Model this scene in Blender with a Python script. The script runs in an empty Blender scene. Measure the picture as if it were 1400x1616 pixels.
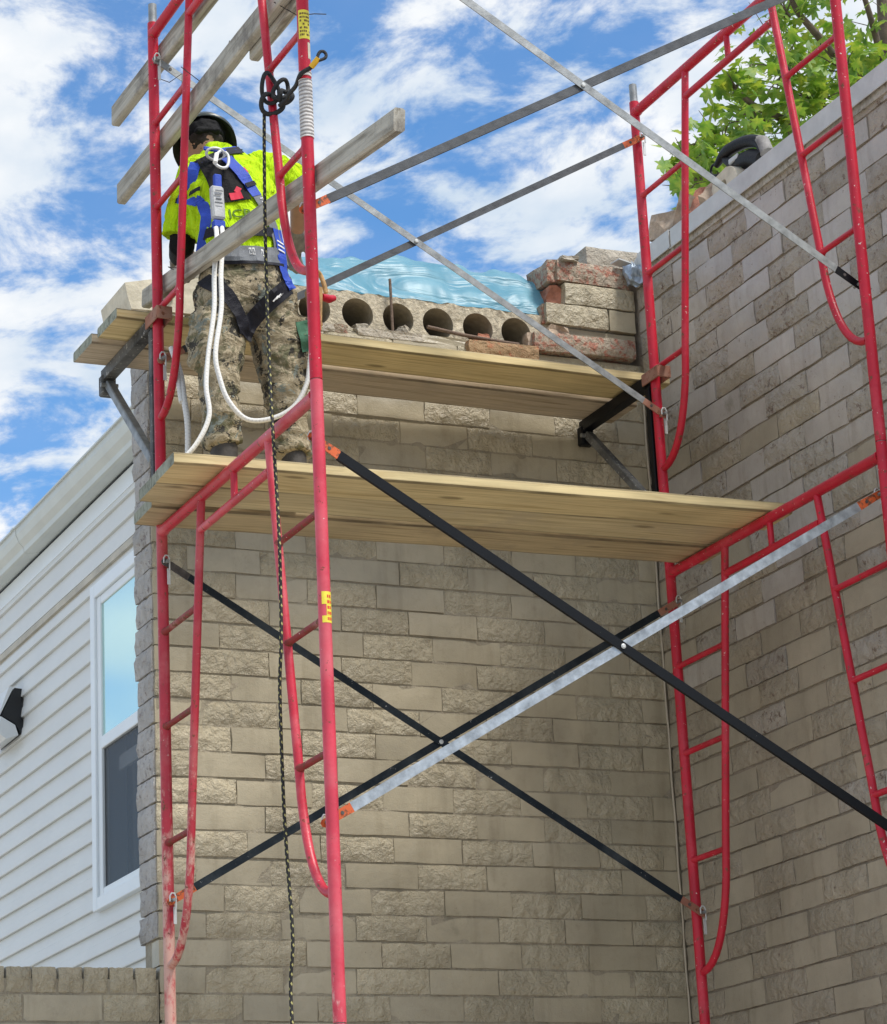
import bpy, bmesh, math, random
from mathutils import Vector, Matrix, noise
from mathutils.bvhtree import BVHTree
R = math.radians
random.seed(7)
scene = bpy.context.scene
col = scene.collection

# ------------------------------------------------------------------ camera
CAM = Vector((-3.0612, -8.8763, 1.5793))
YAW, PITCH, ROLL, FPX = -0.44264, 0.30330, -0.05109, 4204.03
_right = Vector((math.cos(YAW), math.sin(YAW), 0))
_fwd = Vector((-math.sin(YAW) * math.cos(PITCH), math.cos(YAW) * math.cos(PITCH), math.sin(PITCH)))
_up = _right.cross(_fwd)
_r2 = _right * math.cos(ROLL) + _up * math.sin(ROLL)
_u2 = -_right * math.sin(ROLL) + _up * math.cos(ROLL)
cd = bpy.data.cameras.new('camera'); cam = bpy.data.objects.new('camera', cd); col.objects.link(cam)
cd.sensor_fit = 'VERTICAL'; cd.sensor_height = 24.0; cd.lens = FPX / 1616 * 24.0
cd.clip_start = 0.1; cd.clip_end = 2000
m = Matrix((_r2, _u2, -_fwd)).transposed().to_4x4(); m.translation = CAM
cam.matrix_world = m
scene.camera = cam

# ------------------------------------------------------------------ world, sun, exposure
SUN_DIR = Vector((0.30, -0.50, 0.95)).normalized()      # towards the sun
w = bpy.data.worlds.new('World'); scene.world = w; w.use_nodes = True
nt = w.node_tree; nt.nodes.clear()
def N(tree, typ, **kw):
    n = tree.nodes.new(typ)
    for k, v in kw.items():
        if k in n.inputs.keys() if isinstance(k, str) else False: n.inputs[k].default_value = v
        else: setattr(n, k, v)
    return n
sky = nt.nodes.new('ShaderNodeTexSky'); sky.sky_type = 'NISHITA'; sky.sun_disc = False
sky.sun_elevation = math.asin(SUN_DIR.z); sky.sun_rotation = math.atan2(SUN_DIR.x, SUN_DIR.y)
sky.air_density = 1.0; sky.dust_density = 0.3; sky.ozone_density = 3.0
bg = nt.nodes.new('ShaderNodeBackground'); bg.inputs[1].default_value = 0.125
bgc = nt.nodes.new('ShaderNodeBackground'); bgc.inputs[1].default_value = 0.66
tc = nt.nodes.new('ShaderNodeTexCoord'); sep = nt.nodes.new('ShaderNodeSeparateXYZ')
nt.links.new(tc.outputs['Generated'], sep.inputs[0])
zz = nt.nodes.new('ShaderNodeMath'); zz.operation = 'MAXIMUM'; zz.inputs[1].default_value = 0.0; nt.links.new(sep.outputs[2], zz.inputs[0])
za = nt.nodes.new('ShaderNodeMath'); za.operation = 'ADD'; za.inputs[1].default_value = 0.16; nt.links.new(zz.outputs[0], za.inputs[0])
dx = nt.nodes.new('ShaderNodeMath'); dx.operation = 'DIVIDE'; nt.links.new(sep.outputs[0], dx.inputs[0]); nt.links.new(za.outputs[0], dx.inputs[1])
dy = nt.nodes.new('ShaderNodeMath'); dy.operation = 'DIVIDE'; nt.links.new(sep.outputs[1], dy.inputs[0]); nt.links.new(za.outputs[0], dy.inputs[1])
cmb = nt.nodes.new('ShaderNodeCombineXYZ'); nt.links.new(dx.outputs[0], cmb.inputs[0]); nt.links.new(dy.outputs[0], cmb.inputs[1])
mp = nt.nodes.new('ShaderNodeMapping'); mp.inputs['Location'].default_value = (16.7, 9.5, 12.8); mp.inputs['Rotation'].default_value = (0, 0, R(20)); mp.inputs['Scale'].default_value = (1.25, 1.0, 1)
nt.links.new(cmb.outputs[0], mp.inputs[0])
n1 = nt.nodes.new('ShaderNodeTexNoise'); n1.inputs['Scale'].default_value = 8.5; n1.inputs['Detail'].default_value = 10; n1.inputs['Roughness'].default_value = 0.62; n1.inputs['Distortion'].default_value = 0.25
nt.links.new(mp.outputs[0], n1.inputs['Vector'])
n2 = nt.nodes.new('ShaderNodeTexNoise'); n2.inputs['Scale'].default_value = 1.3; n2.inputs['Detail'].default_value = 3
nt.links.new(mp.outputs[0], n2.inputs['Vector'])
mixn = nt.nodes.new('ShaderNodeMath'); mixn.operation = 'MULTIPLY_ADD'; mixn.inputs[1].default_value = 0.30
nt.links.new(n2.outputs[0], mixn.inputs[0]); nt.links.new(n1.outputs[0], mixn.inputs[2])
ramp = nt.nodes.new('ShaderNodeValToRGB'); ramp.color_ramp.interpolation = 'EASE'
ramp.color_ramp.elements[0].position = 0.535; ramp.color_ramp.elements[0].color = (0.10, 0.10, 0.10, 1)
ramp.color_ramp.elements[1].position = 0.70; ramp.color_ramp.elements[1].color = (1, 1, 1, 1)
nt.links.new(mixn.outputs[0], ramp.inputs[0])
n3 = nt.nodes.new('ShaderNodeTexNoise'); n3.inputs['Scale'].default_value = 7; n3.inputs['Detail'].default_value = 6
nt.links.new(mp.outputs[0], n3.inputs['Vector'])
cr = nt.nodes.new('ShaderNodeValToRGB')
cr.color_ramp.elements[0].position = 0.34; cr.color_ramp.elements[0].color = (0.60, 0.72, 0.86, 1)
cr.color_ramp.elements[1].position = 0.60; cr.color_ramp.elements[1].color = (0.96, 0.98, 1.0, 1)
nt.links.new(n3.outputs[0], cr.inputs[0]); nt.links.new(cr.outputs[0], bgc.inputs[0])
hsv = nt.nodes.new('ShaderNodeHueSaturation'); hsv.inputs['Saturation'].default_value = 1.32; nt.links.new(sky.outputs[0], hsv.inputs['Color'])
nt.links.new(hsv.outputs[0], bg.inputs[0])
mixs = nt.nodes.new('ShaderNodeMixShader'); nt.links.new(ramp.outputs[0], mixs.inputs[0]); nt.links.new(bg.outputs[0], mixs.inputs[1]); nt.links.new(bgc.outputs[0], mixs.inputs[2])
wo = nt.nodes.new('ShaderNodeOutputWorld'); nt.links.new(mixs.outputs[0], wo.inputs[0])
sl = bpy.data.lights.new('sun', 'SUN'); sl.energy = 2.7; sl.angle = R(16); sl.color = (1.0, 0.95, 0.87)
so = bpy.data.objects.new('sun', sl); col.objects.link(so); so.location = (2, -3, 12)
so.rotation_euler = SUN_DIR.to_track_quat('Z', 'Y').to_euler()
scene.view_settings.view_transform = 'Standard'; scene.view_settings.look = 'None'
scene.view_settings.exposure = 0.62; scene.view_settings.gamma = 1.0

# ------------------------------------------------------------------ materials
MATS = {}
def new_mat(name):
    m = bpy.data.materials.new(name); m.use_nodes = True
    t = m.node_tree; b = t.nodes['Principled BSDF']
    return m, t, b
def coords(t, kind):
    if kind == 'world':
        g = t.nodes.new('ShaderNodeNewGeometry'); return g.outputs['Position']
    c = t.nodes.new('ShaderNodeTexCoord'); return c.outputs['UV' if kind == 'uv' else 'Object']
def noise_n(t, vec, scale, detail=5, rough=0.6, dist=0.0):
    n = t.nodes.new('ShaderNodeTexNoise'); n.inputs['Scale'].default_value = scale; n.inputs['Detail'].default_value = detail
    n.inputs['Roughness'].default_value = rough; n.inputs['Distortion'].default_value = dist
    if vec is not None: t.links.new(vec, n.inputs['Vector'])
    return n.outputs[0]
def ramp_n(t, fac, stops, interp='LINEAR'):
    r = t.nodes.new('ShaderNodeValToRGB'); cr = r.color_ramp; cr.interpolation = interp
    while len(cr.elements) < len(stops): cr.elements.new(0.5)
    for e, (p, c) in zip(cr.elements, stops):
        e.position = p; e.color = (*c, 1) if len(c) == 3 else c
    t.links.new(fac, r.inputs[0]); return r.outputs[0]
def g3(v): return (v, v, v)
def mix_c(t, fac, a, b, blend='MIX'):
    n = t.nodes.new('ShaderNodeMix'); n.data_type = 'RGBA'; n.blend_type = blend
    for s, v in ((0, fac), (6, a), (7, b)):
        if hasattr(v, 'is_linked') or hasattr(v, 'links'): t.links.new(v, n.inputs[s])
        else: n.inputs[s].default_value = v if s == 0 else (*v, 1)
    return n.outputs[2]
def bump_n(t, b, h, strength, dist, prev=None):
    n = t.nodes.new('ShaderNodeBump'); n.inputs['Strength'].default_value = strength; n.inputs['Distance'].default_value = dist
    t.links.new(h, n.inputs['Height'])
    if prev is not None: t.links.new(prev, n.inputs['Normal'])
    t.links.new(n.outputs[0], b.inputs['Normal']); return n.outputs[0]
def scale_vec(t, vec, s):
    n = t.nodes.new('ShaderNodeMapping'); n.inputs['Scale'].default_value = s; t.links.new(vec, n.inputs[0]); return n.outputs[0]

def simple(name, c, rough=0.6, metal=0.0, var=0.25, scale=12, bump=0.0, bscale=60, space='obj', spec=None):
    if name in MATS: return MATS[name]
    m, t, b = new_mat(name); v = coords(t, space)
    lo = tuple(x * (1 - var) for x in c); hi = tuple(min(1, x * (1 + var)) for x in c)
    t.links.new(ramp_n(t, noise_n(t, v, scale), [(0.3, lo), (0.7, hi)]), b.inputs['Base Color'])
    b.inputs['Roughness'].default_value = rough; b.inputs['Metallic'].default_value = metal
    if spec is not None: b.inputs['Specular IOR Level'].default_value = spec
    if bump: bump_n(t, b, noise_n(t, v, bscale), bump, 0.01)
    MATS[name] = m; return m

def brick_mat(name, paint, rough_face=0.0, worn=0.0, under=(0.16, 0.115, 0.085), gloss=0.42, relief=0.5):
    m, t, b = new_mat(name); v = coords(t, 'world')
    oi = t.nodes.new('ShaderNodeObjectInfo')
    lo = tuple(x * 0.92 for x in paint); hi = tuple(x * 1.07 for x in paint)
    c = ramp_n(t, oi.outputs['Random'], [(0, lo), (1, hi)])
    mott = ramp_n(t, noise_n(t, v, 5, 4), [(0.3, g3(0.84)), (0.7, g3(1.06))])
    big = ramp_n(t, noise_n(t, v, 1.1, 3), [(0.3, (0.89, 0.88, 0.86)), (0.65, g3(1.04))]); c = mix_c(t, 1.0, c, big, 'MULTIPLY')
    c = mix_c(t, 1.0, c, mott, 'MULTIPLY')
    # vertical drips and grime
    drip = ramp_n(t, noise_n(t, scale_vec(t, v, (14, 14, 1.3)), 1.0, 5, 0.6), [(0.52, g3(1.0)), (0.72, (0.72, 0.70, 0.66))])
    c = mix_c(t, 0.7, c, drip, 'MULTIPLY')
    grime = ramp_n(t, noise_n(t, v, 22, 6, 0.7), [(0.30, (0.62, 0.58, 0.52)), (0.46, g3(1.0))])
    c = mix_c(t, 0.25 + 0.15 * rough_face, c, grime, 'MULTIPLY')
    moss = ramp_n(t, noise_n(t, scale_vec(t, v, (1, 1, 0.7)), 3.4, 6, 0.65), [(0.66, g3(0)), (0.76, g3(0.55))])
    c = mix_c(t, moss, c, (0.13, 0.125, 0.075))
    pits = ramp_n(t, noise_n(t, v, 95, 3, 0.5), [(0.735, g3(0)), (0.76, g3(0.8))])
    c = mix_c(t, pits, c, tuple(x * 0.35 for x in paint))
    if worn > 0:
        wm = ramp_n(t, noise_n(t, v, 30, 8, 0.75), [(0.66 - 0.24 * worn, g3(0)), (0.72 - 0.22 * worn, g3(1))])
        un = ramp_n(t, noise_n(t, v, 70, 5), [(0.3, tuple(x * 0.6 for x in under)), (0.7, tuple(x * 1.5 for x in under))])
        c = mix_c(t, wm, c, un)
    t.links.new(c, b.inputs['Base Color'])
    b.inputs['Roughness'].default_value = gloss
    mus = scale_vec(t, v, (1.0, 1.0, 1.0))
    if rough_face:
        # chiselled rock face: ridges plus coarse lumps
        nr = t.nodes.new('ShaderNodeTexNoise'); nr.noise_type = 'RIDGED_MULTIFRACTAL'; nr.inputs['Scale'].default_value = 11; nr.inputs['Detail'].default_value = 5; nr.inputs['Roughness'].default_value = 0.55
        t.links.new(mus, nr.inputs['Vector']); ad = t.nodes.new('ShaderNodeMath'); ad.operation = 'MULTIPLY_ADD'; ad.inputs[1].default_value = 0.30
        t.links.new(nr.outputs[0], ad.inputs[0]); t.links.new(noise_n(t, mus, 26, 6, 0.62, 0.3), ad.inputs[2]); h = ad.outputs[0]
    else: h = noise_n(t, mus, 9, 7, 0.60, 0.0)
    p = bump_n(t, b, h, relief, 0.04 if rough_face else 0.009)
    bump_n(t, b, noise_n(t, v, 160, 3), 0.22, 0.006, p)
    b.inputs['Specular IOR Level'].default_value = 0.65
    MATS[name] = m; return m
TAUPE = (0.42, 0.368, 0.260)
brick_mat('brick_smooth', TAUPE, 0, 0, relief=0.6, gloss=0.38)
brick_mat('brick_rough', tuple(x * 1.20 for x in TAUPE), 1.0, 0.0, relief=0.85, gloss=0.36)
brick_mat('side_smooth', (0.455, 0.42, 0.38), 0, 0.16, relief=0.6, gloss=0.22)  # paler upper copy: sky sheen on the glossy paint put into the colour
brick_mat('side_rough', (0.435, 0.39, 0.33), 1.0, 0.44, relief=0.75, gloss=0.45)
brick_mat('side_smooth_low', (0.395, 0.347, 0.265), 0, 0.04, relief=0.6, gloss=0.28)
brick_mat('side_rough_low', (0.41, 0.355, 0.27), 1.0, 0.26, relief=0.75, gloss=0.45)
brick_mat('brick_weathered', (0.50, 0.485, 0.47), 0.6, 0.45, under=(0.24, 0.21, 0.20), relief=0.9, gloss=0.8)
brick_mat('brick_red', (0.46, 0.38, 0.29), 0.7, 0.72, under=(0.36, 0.145, 0.095), relief=1.0, gloss=0.8)
brick_mat('brick_orange', (0.50, 0.33, 0.18), 0.7, 0.55, under=(0.42, 0.17, 0.08), relief=1.0, gloss=0.9)
brick_mat('mortar', (0.36, 0.315, 0.23), 0.3, 0.1, under=(0.2, 0.18, 0.14), relief=0.5, gloss=0.7)
brick_mat('mortar_side', (0.30, 0.255, 0.20), 0.3, 0.1, under=(0.2, 0.18, 0.14), relief=0.5, gloss=0.8)
brick_mat('mortar_rough', (0.50, 0.45, 0.37), 0.7, 0.3, under=(0.36, 0.31, 0.25), relief=0.9, gloss=0.9)

def paint_mat(name, base, faded=None, fade=0.0, chips=0.3, chip_col=(0.72, 0.62, 0.56), rust=0.0, rough=0.40, splash=None, spec=0.4):
    m, t, b = new_mat(name); v = coords(t, 'world')
    c = ramp_n(t, noise_n(t, v, 7, 4), [(0.3, tuple(x * 0.82 for x in base)), (0.7, tuple(min(1, x * 1.12) for x in base))])
    if faded:
        f = ramp_n(t, noise_n(t, v, 3.0, 6, 0.7), [(0.62 - fade * 0.4, g3(0)), (0.72, g3(min(1, 0.5 + fade)))])
        c = mix_c(t, f, c, faded)
    if splash:      # dried cement splashed up from below
        z0, z1, sc_ = splash
        sx = t.nodes.new('ShaderNodeSeparateXYZ'); t.links.new(v, sx.inputs[0])
        mr = t.nodes.new('ShaderNodeMapRange'); mr.inputs[1].default_value = z0; mr.inputs[2].default_value = z1; mr.inputs[3].default_value = 0.30; mr.inputs[4].default_value = -0.22
        t.links.new(sx.outputs[2], mr.inputs[0])
        ad = t.nodes.new('ShaderNodeMath'); t.links.new(mr.outputs[0], ad.inputs[0]); t.links.new(noise_n(t, scale_vec(t, v, (1, 1, 0.45)), 30, 7, 0.7), ad.inputs[1])
        c = mix_c(t, ramp_n(t, ad.outputs[0], [(0.54, g3(0)), (0.68, g3(0.72))]), c, sc_)
    if chips:
        k = ramp_n(t, noise_n(t, v, 60, 6, 0.68), [(0.725 - 0.07 * chips, g3(0)), (0.745 - 0.07 * chips, g3(1))])
        c = mix_c(t, k, c, chip_col)
    if rust:
        k = ramp_n(t, noise_n(t, v, 40, 6, 0.7), [(0.66 - 0.2 * rust, g3(0)), (0.70 - 0.2 * rust, g3(1))])
        c = mix_c(t, k, c, (0.16, 0.055, 0.025))
    t.links.new(c, b.inputs['Base Color']); b.inputs['Roughness'].default_value = rough
    b.inputs['Specular IOR Level'].default_value = spec
    bump_n(t, b, noise_n(t, v, 120, 4), 0.16, 0.004)
    MATS[name] = m; return m
RED = (0.50, 0.010, 0.032)
paint_mat('red_paint', RED, (0.62, 0.08, 0.11), 0.22, 0.95, rust=0.30)
paint_mat('red_worn', (0.52, 0.025, 0.05), (0.64, 0.15, 0.17), 0.40, 0.7, rust=0.3)
paint_mat('red_chalky', (0.45, 0.030, 0.050), (0.56, 0.15, 0.15), 0.35, 0.8, chip_col=(0.68, 0.60, 0.50), rust=0.25, splash=(2.3, 4.3, (0.64, 0.46, 0.37)))
paint_mat('red_pink', (0.60, 0.050, 0.085), (0.68, 0.15, 0.18), 0.45, 0.6, rust=0.15, splash=(1.6, 3.2, (0.70, 0.50, 0.45)))
paint_mat('rung_rusty', (0.26, 0.03, 0.03), (0.5, 0.3, 0.27), 0.2, 0.9, rust=0.6, rough=0.7)
paint_mat('black_paint', (0.006, 0.007, 0.009), None, 0, 0.5, chip_col=(0.30, 0.30, 0.30), rough=0.45, spec=0.18)
paint_mat('black_dusty', (0.016, 0.016, 0.018), (0.22, 0.22, 0.21), 0.6, 1.6, chip_col=(0.42, 0.41, 0.38), rough=0.6)
paint_mat('blue_steel', (0.010, 0.016, 0.022), (0.06, 0.07, 0.075), 0.35, 0.9, chip_col=(0.35, 0.35, 0.34), rough=0.5, spec=0.22)
paint_mat('orange_paint', (0.62, 0.12, 0.03), None, 0, 0.5, chip_col=(0.6, 0.5, 0.4), rust=0.65, rough=0.55)
paint_mat('bracket_rust', (0.30, 0.13, 0.085), (0.36, 0.24, 0.18), 0.4, 0.6, rust=0.5, rough=0.75)
simple('galvanised', (0.40, 0.42, 0.435), 0.40, 0.8, 0.35, 26, 0.12, 90)
simple('galv_dull', (0.27, 0.28, 0.28), 0.52, 0.6, 0.35, 24, 0.1, 90)
simple('galv_pale', (0.56, 0.57, 0.56), 0.5, 0.25, 0.12, 10, 0.08, 60)
simple('galv_dark', (0.075, 0.078, 0.082), 0.5, 0.5, 0.3, 20, 0.1, 90)
simple('steel_dark', (0.10, 0.09, 0.085), 0.6, 0.6, 0.4, 40)
simple('wire', (0.06, 0.05, 0.045), 0.6, 0.5)

def wood_mat(name, base, dark, grain=1.0, rough=0.65, stain=None, knots=True, edge=False):
    m, t, b = new_mat(name); v = coords(t, 'obj')
    oi = t.nodes.new('ShaderNodeObjectInfo')
    off = t.nodes.new('ShaderNodeVectorMath'); off.operation = 'MULTIPLY_ADD'
    off.inputs[1].default_value = (9, 5, 3); t.links.new(oi.outputs['Random'], off.inputs[0]); t.links.new(v, off.inputs[2])
    vv = off.outputs[0]
    s = scale_vec(t, vv, (0.7, 16, 10))
    g = noise_n(t, s, 2.2, 6, 0.6, 1.3)
    c = ramp_n(t, g, [(0.24, tuple(x * 0.8 for x in dark)), (0.36, dark), (0.50, base), (0.72, tuple(min(1, x * 1.15) for x in base))])
    fine = ramp_n(t, noise_n(t, scale_vec(t, vv, (3, 130, 130)), 1.0, 3), [(0.35, g3(0.80)), (0.6, g3(1.05))])
    c = mix_c(t, 0.6 * grain, c, fine, 'MULTIPLY')
    blot = ramp_n(t, noise_n(t, vv, 2.6, 4), [(0.3, g3(0.78)), (0.68, g3(1.06))])
    c = mix_c(t, 0.8, c, blot, 'MULTIPLY')
    if knots:
        vo = t.nodes.new('ShaderNodeTexVoronoi'); vo.inputs['Scale'].default_value = 1.0
        t.links.new(scale_vec(t, vv, (2.2, 7, 2.0)), vo.inputs['Vector'])
        k = ramp_n(t, vo.outputs[0], [(0.07, g3(0)), (0.13, g3(1))])
        c = mix_c(t, k, tuple(x * 0.55 for x in dark), c)
    if stain:
        st = ramp_n(t, noise_n(t, vv, 5, 7, 0.7), [(0.50, g3(0)), (0.66, g3(0.8))])
        c = mix_c(t, st, c, stain)
    if edge:        # dark seam lines painted along the long arrises
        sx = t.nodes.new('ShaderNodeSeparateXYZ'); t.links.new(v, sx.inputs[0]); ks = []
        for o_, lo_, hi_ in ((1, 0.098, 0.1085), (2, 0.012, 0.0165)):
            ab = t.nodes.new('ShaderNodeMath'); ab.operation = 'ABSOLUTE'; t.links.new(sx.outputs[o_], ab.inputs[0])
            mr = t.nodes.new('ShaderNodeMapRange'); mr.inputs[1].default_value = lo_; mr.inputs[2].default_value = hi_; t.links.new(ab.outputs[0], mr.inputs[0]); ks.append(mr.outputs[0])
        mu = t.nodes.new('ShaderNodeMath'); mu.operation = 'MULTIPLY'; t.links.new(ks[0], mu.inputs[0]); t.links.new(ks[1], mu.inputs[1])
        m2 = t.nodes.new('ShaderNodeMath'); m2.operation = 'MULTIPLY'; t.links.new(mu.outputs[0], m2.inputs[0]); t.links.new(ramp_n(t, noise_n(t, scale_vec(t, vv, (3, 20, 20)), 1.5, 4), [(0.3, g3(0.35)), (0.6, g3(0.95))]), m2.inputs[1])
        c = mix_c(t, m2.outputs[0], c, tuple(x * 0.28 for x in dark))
    t.links.new(c, b.inputs['Base Color']); b.inputs['Roughness'].default_value = rough
    bump_n(t, b, g, 0.25, 0.004)
    MATS[name] = m; return m
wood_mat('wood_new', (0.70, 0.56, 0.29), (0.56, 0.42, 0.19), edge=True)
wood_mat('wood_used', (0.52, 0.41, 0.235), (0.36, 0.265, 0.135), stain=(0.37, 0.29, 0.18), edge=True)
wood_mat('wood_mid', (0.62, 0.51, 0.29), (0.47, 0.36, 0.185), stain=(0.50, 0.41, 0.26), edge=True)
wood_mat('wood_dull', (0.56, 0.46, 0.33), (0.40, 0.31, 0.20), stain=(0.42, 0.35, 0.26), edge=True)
wood_mat('wood_grey', (0.46, 0.435, 0.375), (0.26, 0.235, 0.19), 1.0, 0.85, stain=(0.14, 0.125, 0.11))
wood_mat('wood_end', (0.30, 0.32, 0.26), (0.16, 0.16, 0.12), 1.0, 0.9, stain=(0.10, 0.11, 0.09), knots=False)
wood_mat('wood_handle', (0.55, 0.30, 0.12), (0.38, 0.18, 0.07), knots=False)

simple('vinyl_white', (0.70, 0.715, 0.70), 0.45, 0, 0.03, 3, 0.06, 40, 'world')
simple('vinyl_trim', (0.80, 0.85, 0.88), 0.35, 0, 0.03, 3)
simple('trim_beige', (0.50, 0.46, 0.38), 0.6, 0, 0.2, 6)
simple('gutter_white', (0.58, 0.61, 0.58), 0.4, 0, 0.06, 5)
simple('concrete', (0.50, 0.44, 0.33), 0.9, 0, 0.35, 45, 0.9, 90, 'world')
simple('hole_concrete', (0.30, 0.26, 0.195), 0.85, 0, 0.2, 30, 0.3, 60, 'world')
simple('pale_render', (0.60, 0.55, 0.44), 0.85, 0, 0.2, 14, 0.5, 30, 'world')
simple('rubble', (0.42, 0.33, 0.25), 0.95, 0, 0.45, 14, 0.9, 40, 'world')
simple('rubble_red', (0.40, 0.17, 0.11), 0.95, 0, 0.5, 16, 0.9, 40, 'world')
simple('ground_concrete', (0.42, 0.39, 0.34), 0.95, 0, 0.2, 1.5, 0.3, 20, 'world')
simple('asphalt_roof', (0.10, 0.10, 0.105), 0.9, 0, 0.3, 30, 0.4, 60)
simple('lamp_black', (0.010, 0.011, 0.013), 0.35, 0, 0.2)
simple('lamp_white', (0.72, 0.75, 0.76), 0.3, 0, 0.05)
simple('rebar', (0.17, 0.12, 0.09), 0.8, 0.3, 0.35, 60, 0.4, 120)
simple('skin', (0.36, 0.20, 0.135), 0.55, 0, 0.12, 25, 0.1, 150)
simple('glove', (0.20, 0.19, 0.18), 0.8, 0, 0.3, 40, 0.3, 120)
simple('hair', (0.030, 0.022, 0.018), 0.6, 0, 0.4, 60, 0.5, 200, spec=0.2)
simple('black_cloth', (0.006, 0.006, 0.007), 0.75, 0, 0.3, 30, 0.4, 70, spec=0.2)
simple('hat_shell', (0.045, 0.055, 0.050), 0.35, 0, 0.2, 10)
simple('strap_blue', (0.010, 0.055, 0.42), 0.6, 0, 0.15, 20, 0.3, 300)
simple('strap_black', (0.012, 0.012, 0.018), 0.55, 0, 0.2, 20, 0.3, 300, spec=0.2)
simple('strap_grey', (0.13, 0.14, 0.155), 0.6, 0, 0.2, 30, 0.3, 300)
simple('stitch_white', (0.75, 0.75, 0.74), 0.7, 0, 0.1)
simple('pack_grey', (0.42, 0.43, 0.44), 0.65, 0, 0.15, 30, 0.3, 120)
simple('red_print', (0.62, 0.015, 0.05), 0.7, 0, 0.15, 20)
simple('print_green', (0.07, 0.14, 0.01), 0.8, 0, 0.2, 20)
simple('leather', (0.46, 0.27, 0.11), 0.7, 0, 0.3, 20, 0.4, 80)
simple('patch_green', (0.06, 0.17, 0.10), 0.8, 0, 0.4, 20)
simple('boot', (0.055, 0.048, 0.042), 0.7, 0, 0.4, 20, 0.3, 60)
simple('label_yellow', (0.78, 0.66, 0.06), 0.5, 0, 0.12, 40)
simple('label_ink', (0.16, 0.09, 0.02), 0.6, 0, 0.1)
simple('label_red', (0.62, 0.05, 0.03), 0.6, 0, 0.1)
simple('tape_yellow', (0.74, 0.42, 0.02), 0.5, 0, 0.15, 40)
simple('tool_black', (0.009, 0.009, 0.010), 0.5, 0, 0.3, 30, 0.2, 120, spec=0.2)
simple('tool_grey', (0.22, 0.21, 0.20), 0.75, 0, 0.3, 30, 0.3, 80)
simple('foil', (0.35, 0.42, 0.50), 0.3, 0.5, 0.4, 30, 0.7, 40)
simple('bark', (0.13, 0.10, 0.075), 0.95, 0, 0.35, 12, 0.8, 30)
simple('caulk', (0.42, 0.37, 0.28), 0.6, 0, 0.1)

def tape_mat():
    m, t, b = new_mat('tape_wrap'); v = coords(t, 'world')
    wv = t.nodes.new('ShaderNodeTexWave'); wv.wave_type = 'BANDS'; wv.bands_direction = 'Z'
    wv.inputs['Scale'].default_value = 24; wv.inputs['Distortion'].default_value = 3; wv.inputs['Detail'].default_value = 3
    t.links.new(v, wv.inputs['Vector'])
    c = ramp_n(t, wv.outputs[1], [(0.1, (0.30, 0.27, 0.26)), (0.4, (0.60, 0.57, 0.55)), (1, (0.70, 0.67, 0.65))])
    g = ramp_n(t, noise_n(t, v, 40, 6, 0.7), [(0.35, g3(0.55)), (0.6, g3(1.0))])
    t.links.new(mix_c(t, 0.8, c, g, 'MULTIPLY'), b.inputs['Base Color']); b.inputs['Roughness'].default_value = 0.8
    bump_n(t, b, wv.outputs[1], 0.6, 0.004); MATS['tape_wrap'] = m
tape_mat()
def rope_mat(name, ca, cb, freq, duty, rough=0.75):
    m, t, b = new_mat(name); v = coords(t, 'uv')
    s = t.nodes.new('ShaderNodeSeparateXYZ'); t.links.new(v, s.inputs[0])
    def strand(sgn, f):
        a = t.nodes.new('ShaderNodeMath'); a.operation = 'MULTIPLY_ADD'; a.inputs[1].default_value = f
        mu = t.nodes.new('ShaderNodeMath'); mu.operation = 'MULTIPLY'; mu.inputs[1].default_value = sgn * 2
        t.links.new(s.outputs[0], mu.inputs[0]); t.links.new(s.outputs[1], a.inputs[0]); t.links.new(mu.outputs[0], a.inputs[2])
        fr = t.nodes.new('ShaderNodeMath'); fr.operation = 'FRACT'; t.links.new(a.outputs[0], fr.inputs[0]); return fr.outputs[0]
    p1 = strand(1, freq); p2 = strand(-1, freq)
    a = ramp_n(t, p1, [(duty - 0.02, g3(1)), (duty + 0.02, g3(0))]); bb = ramp_n(t, p2, [(0.48, g3(1)), (0.52, g3(0))])
    k = mix_c(t, 1.0, a, bb, 'MULTIPLY')
    t.links.new(mix_c(t, k, ca, cb), b.inputs['Base Color']); b.inputs['Roughness'].default_value = rough
    bump_n(t, b, strand(1, freq * 3), 0.5, 0.004); MATS[name] = m
rope_mat('rope_black', (0.014, 0.014, 0.014), (0.40, 0.37, 0.14), 34, 0.36)
simple('rope_plain', (0.016, 0.017, 0.018), 0.7, 0, 0.3, 60, 0.5, 150)
rope_mat('rope_white', (0.72, 0.71, 0.68), (0.58, 0.57, 0.54), 70, 0.30)
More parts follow.
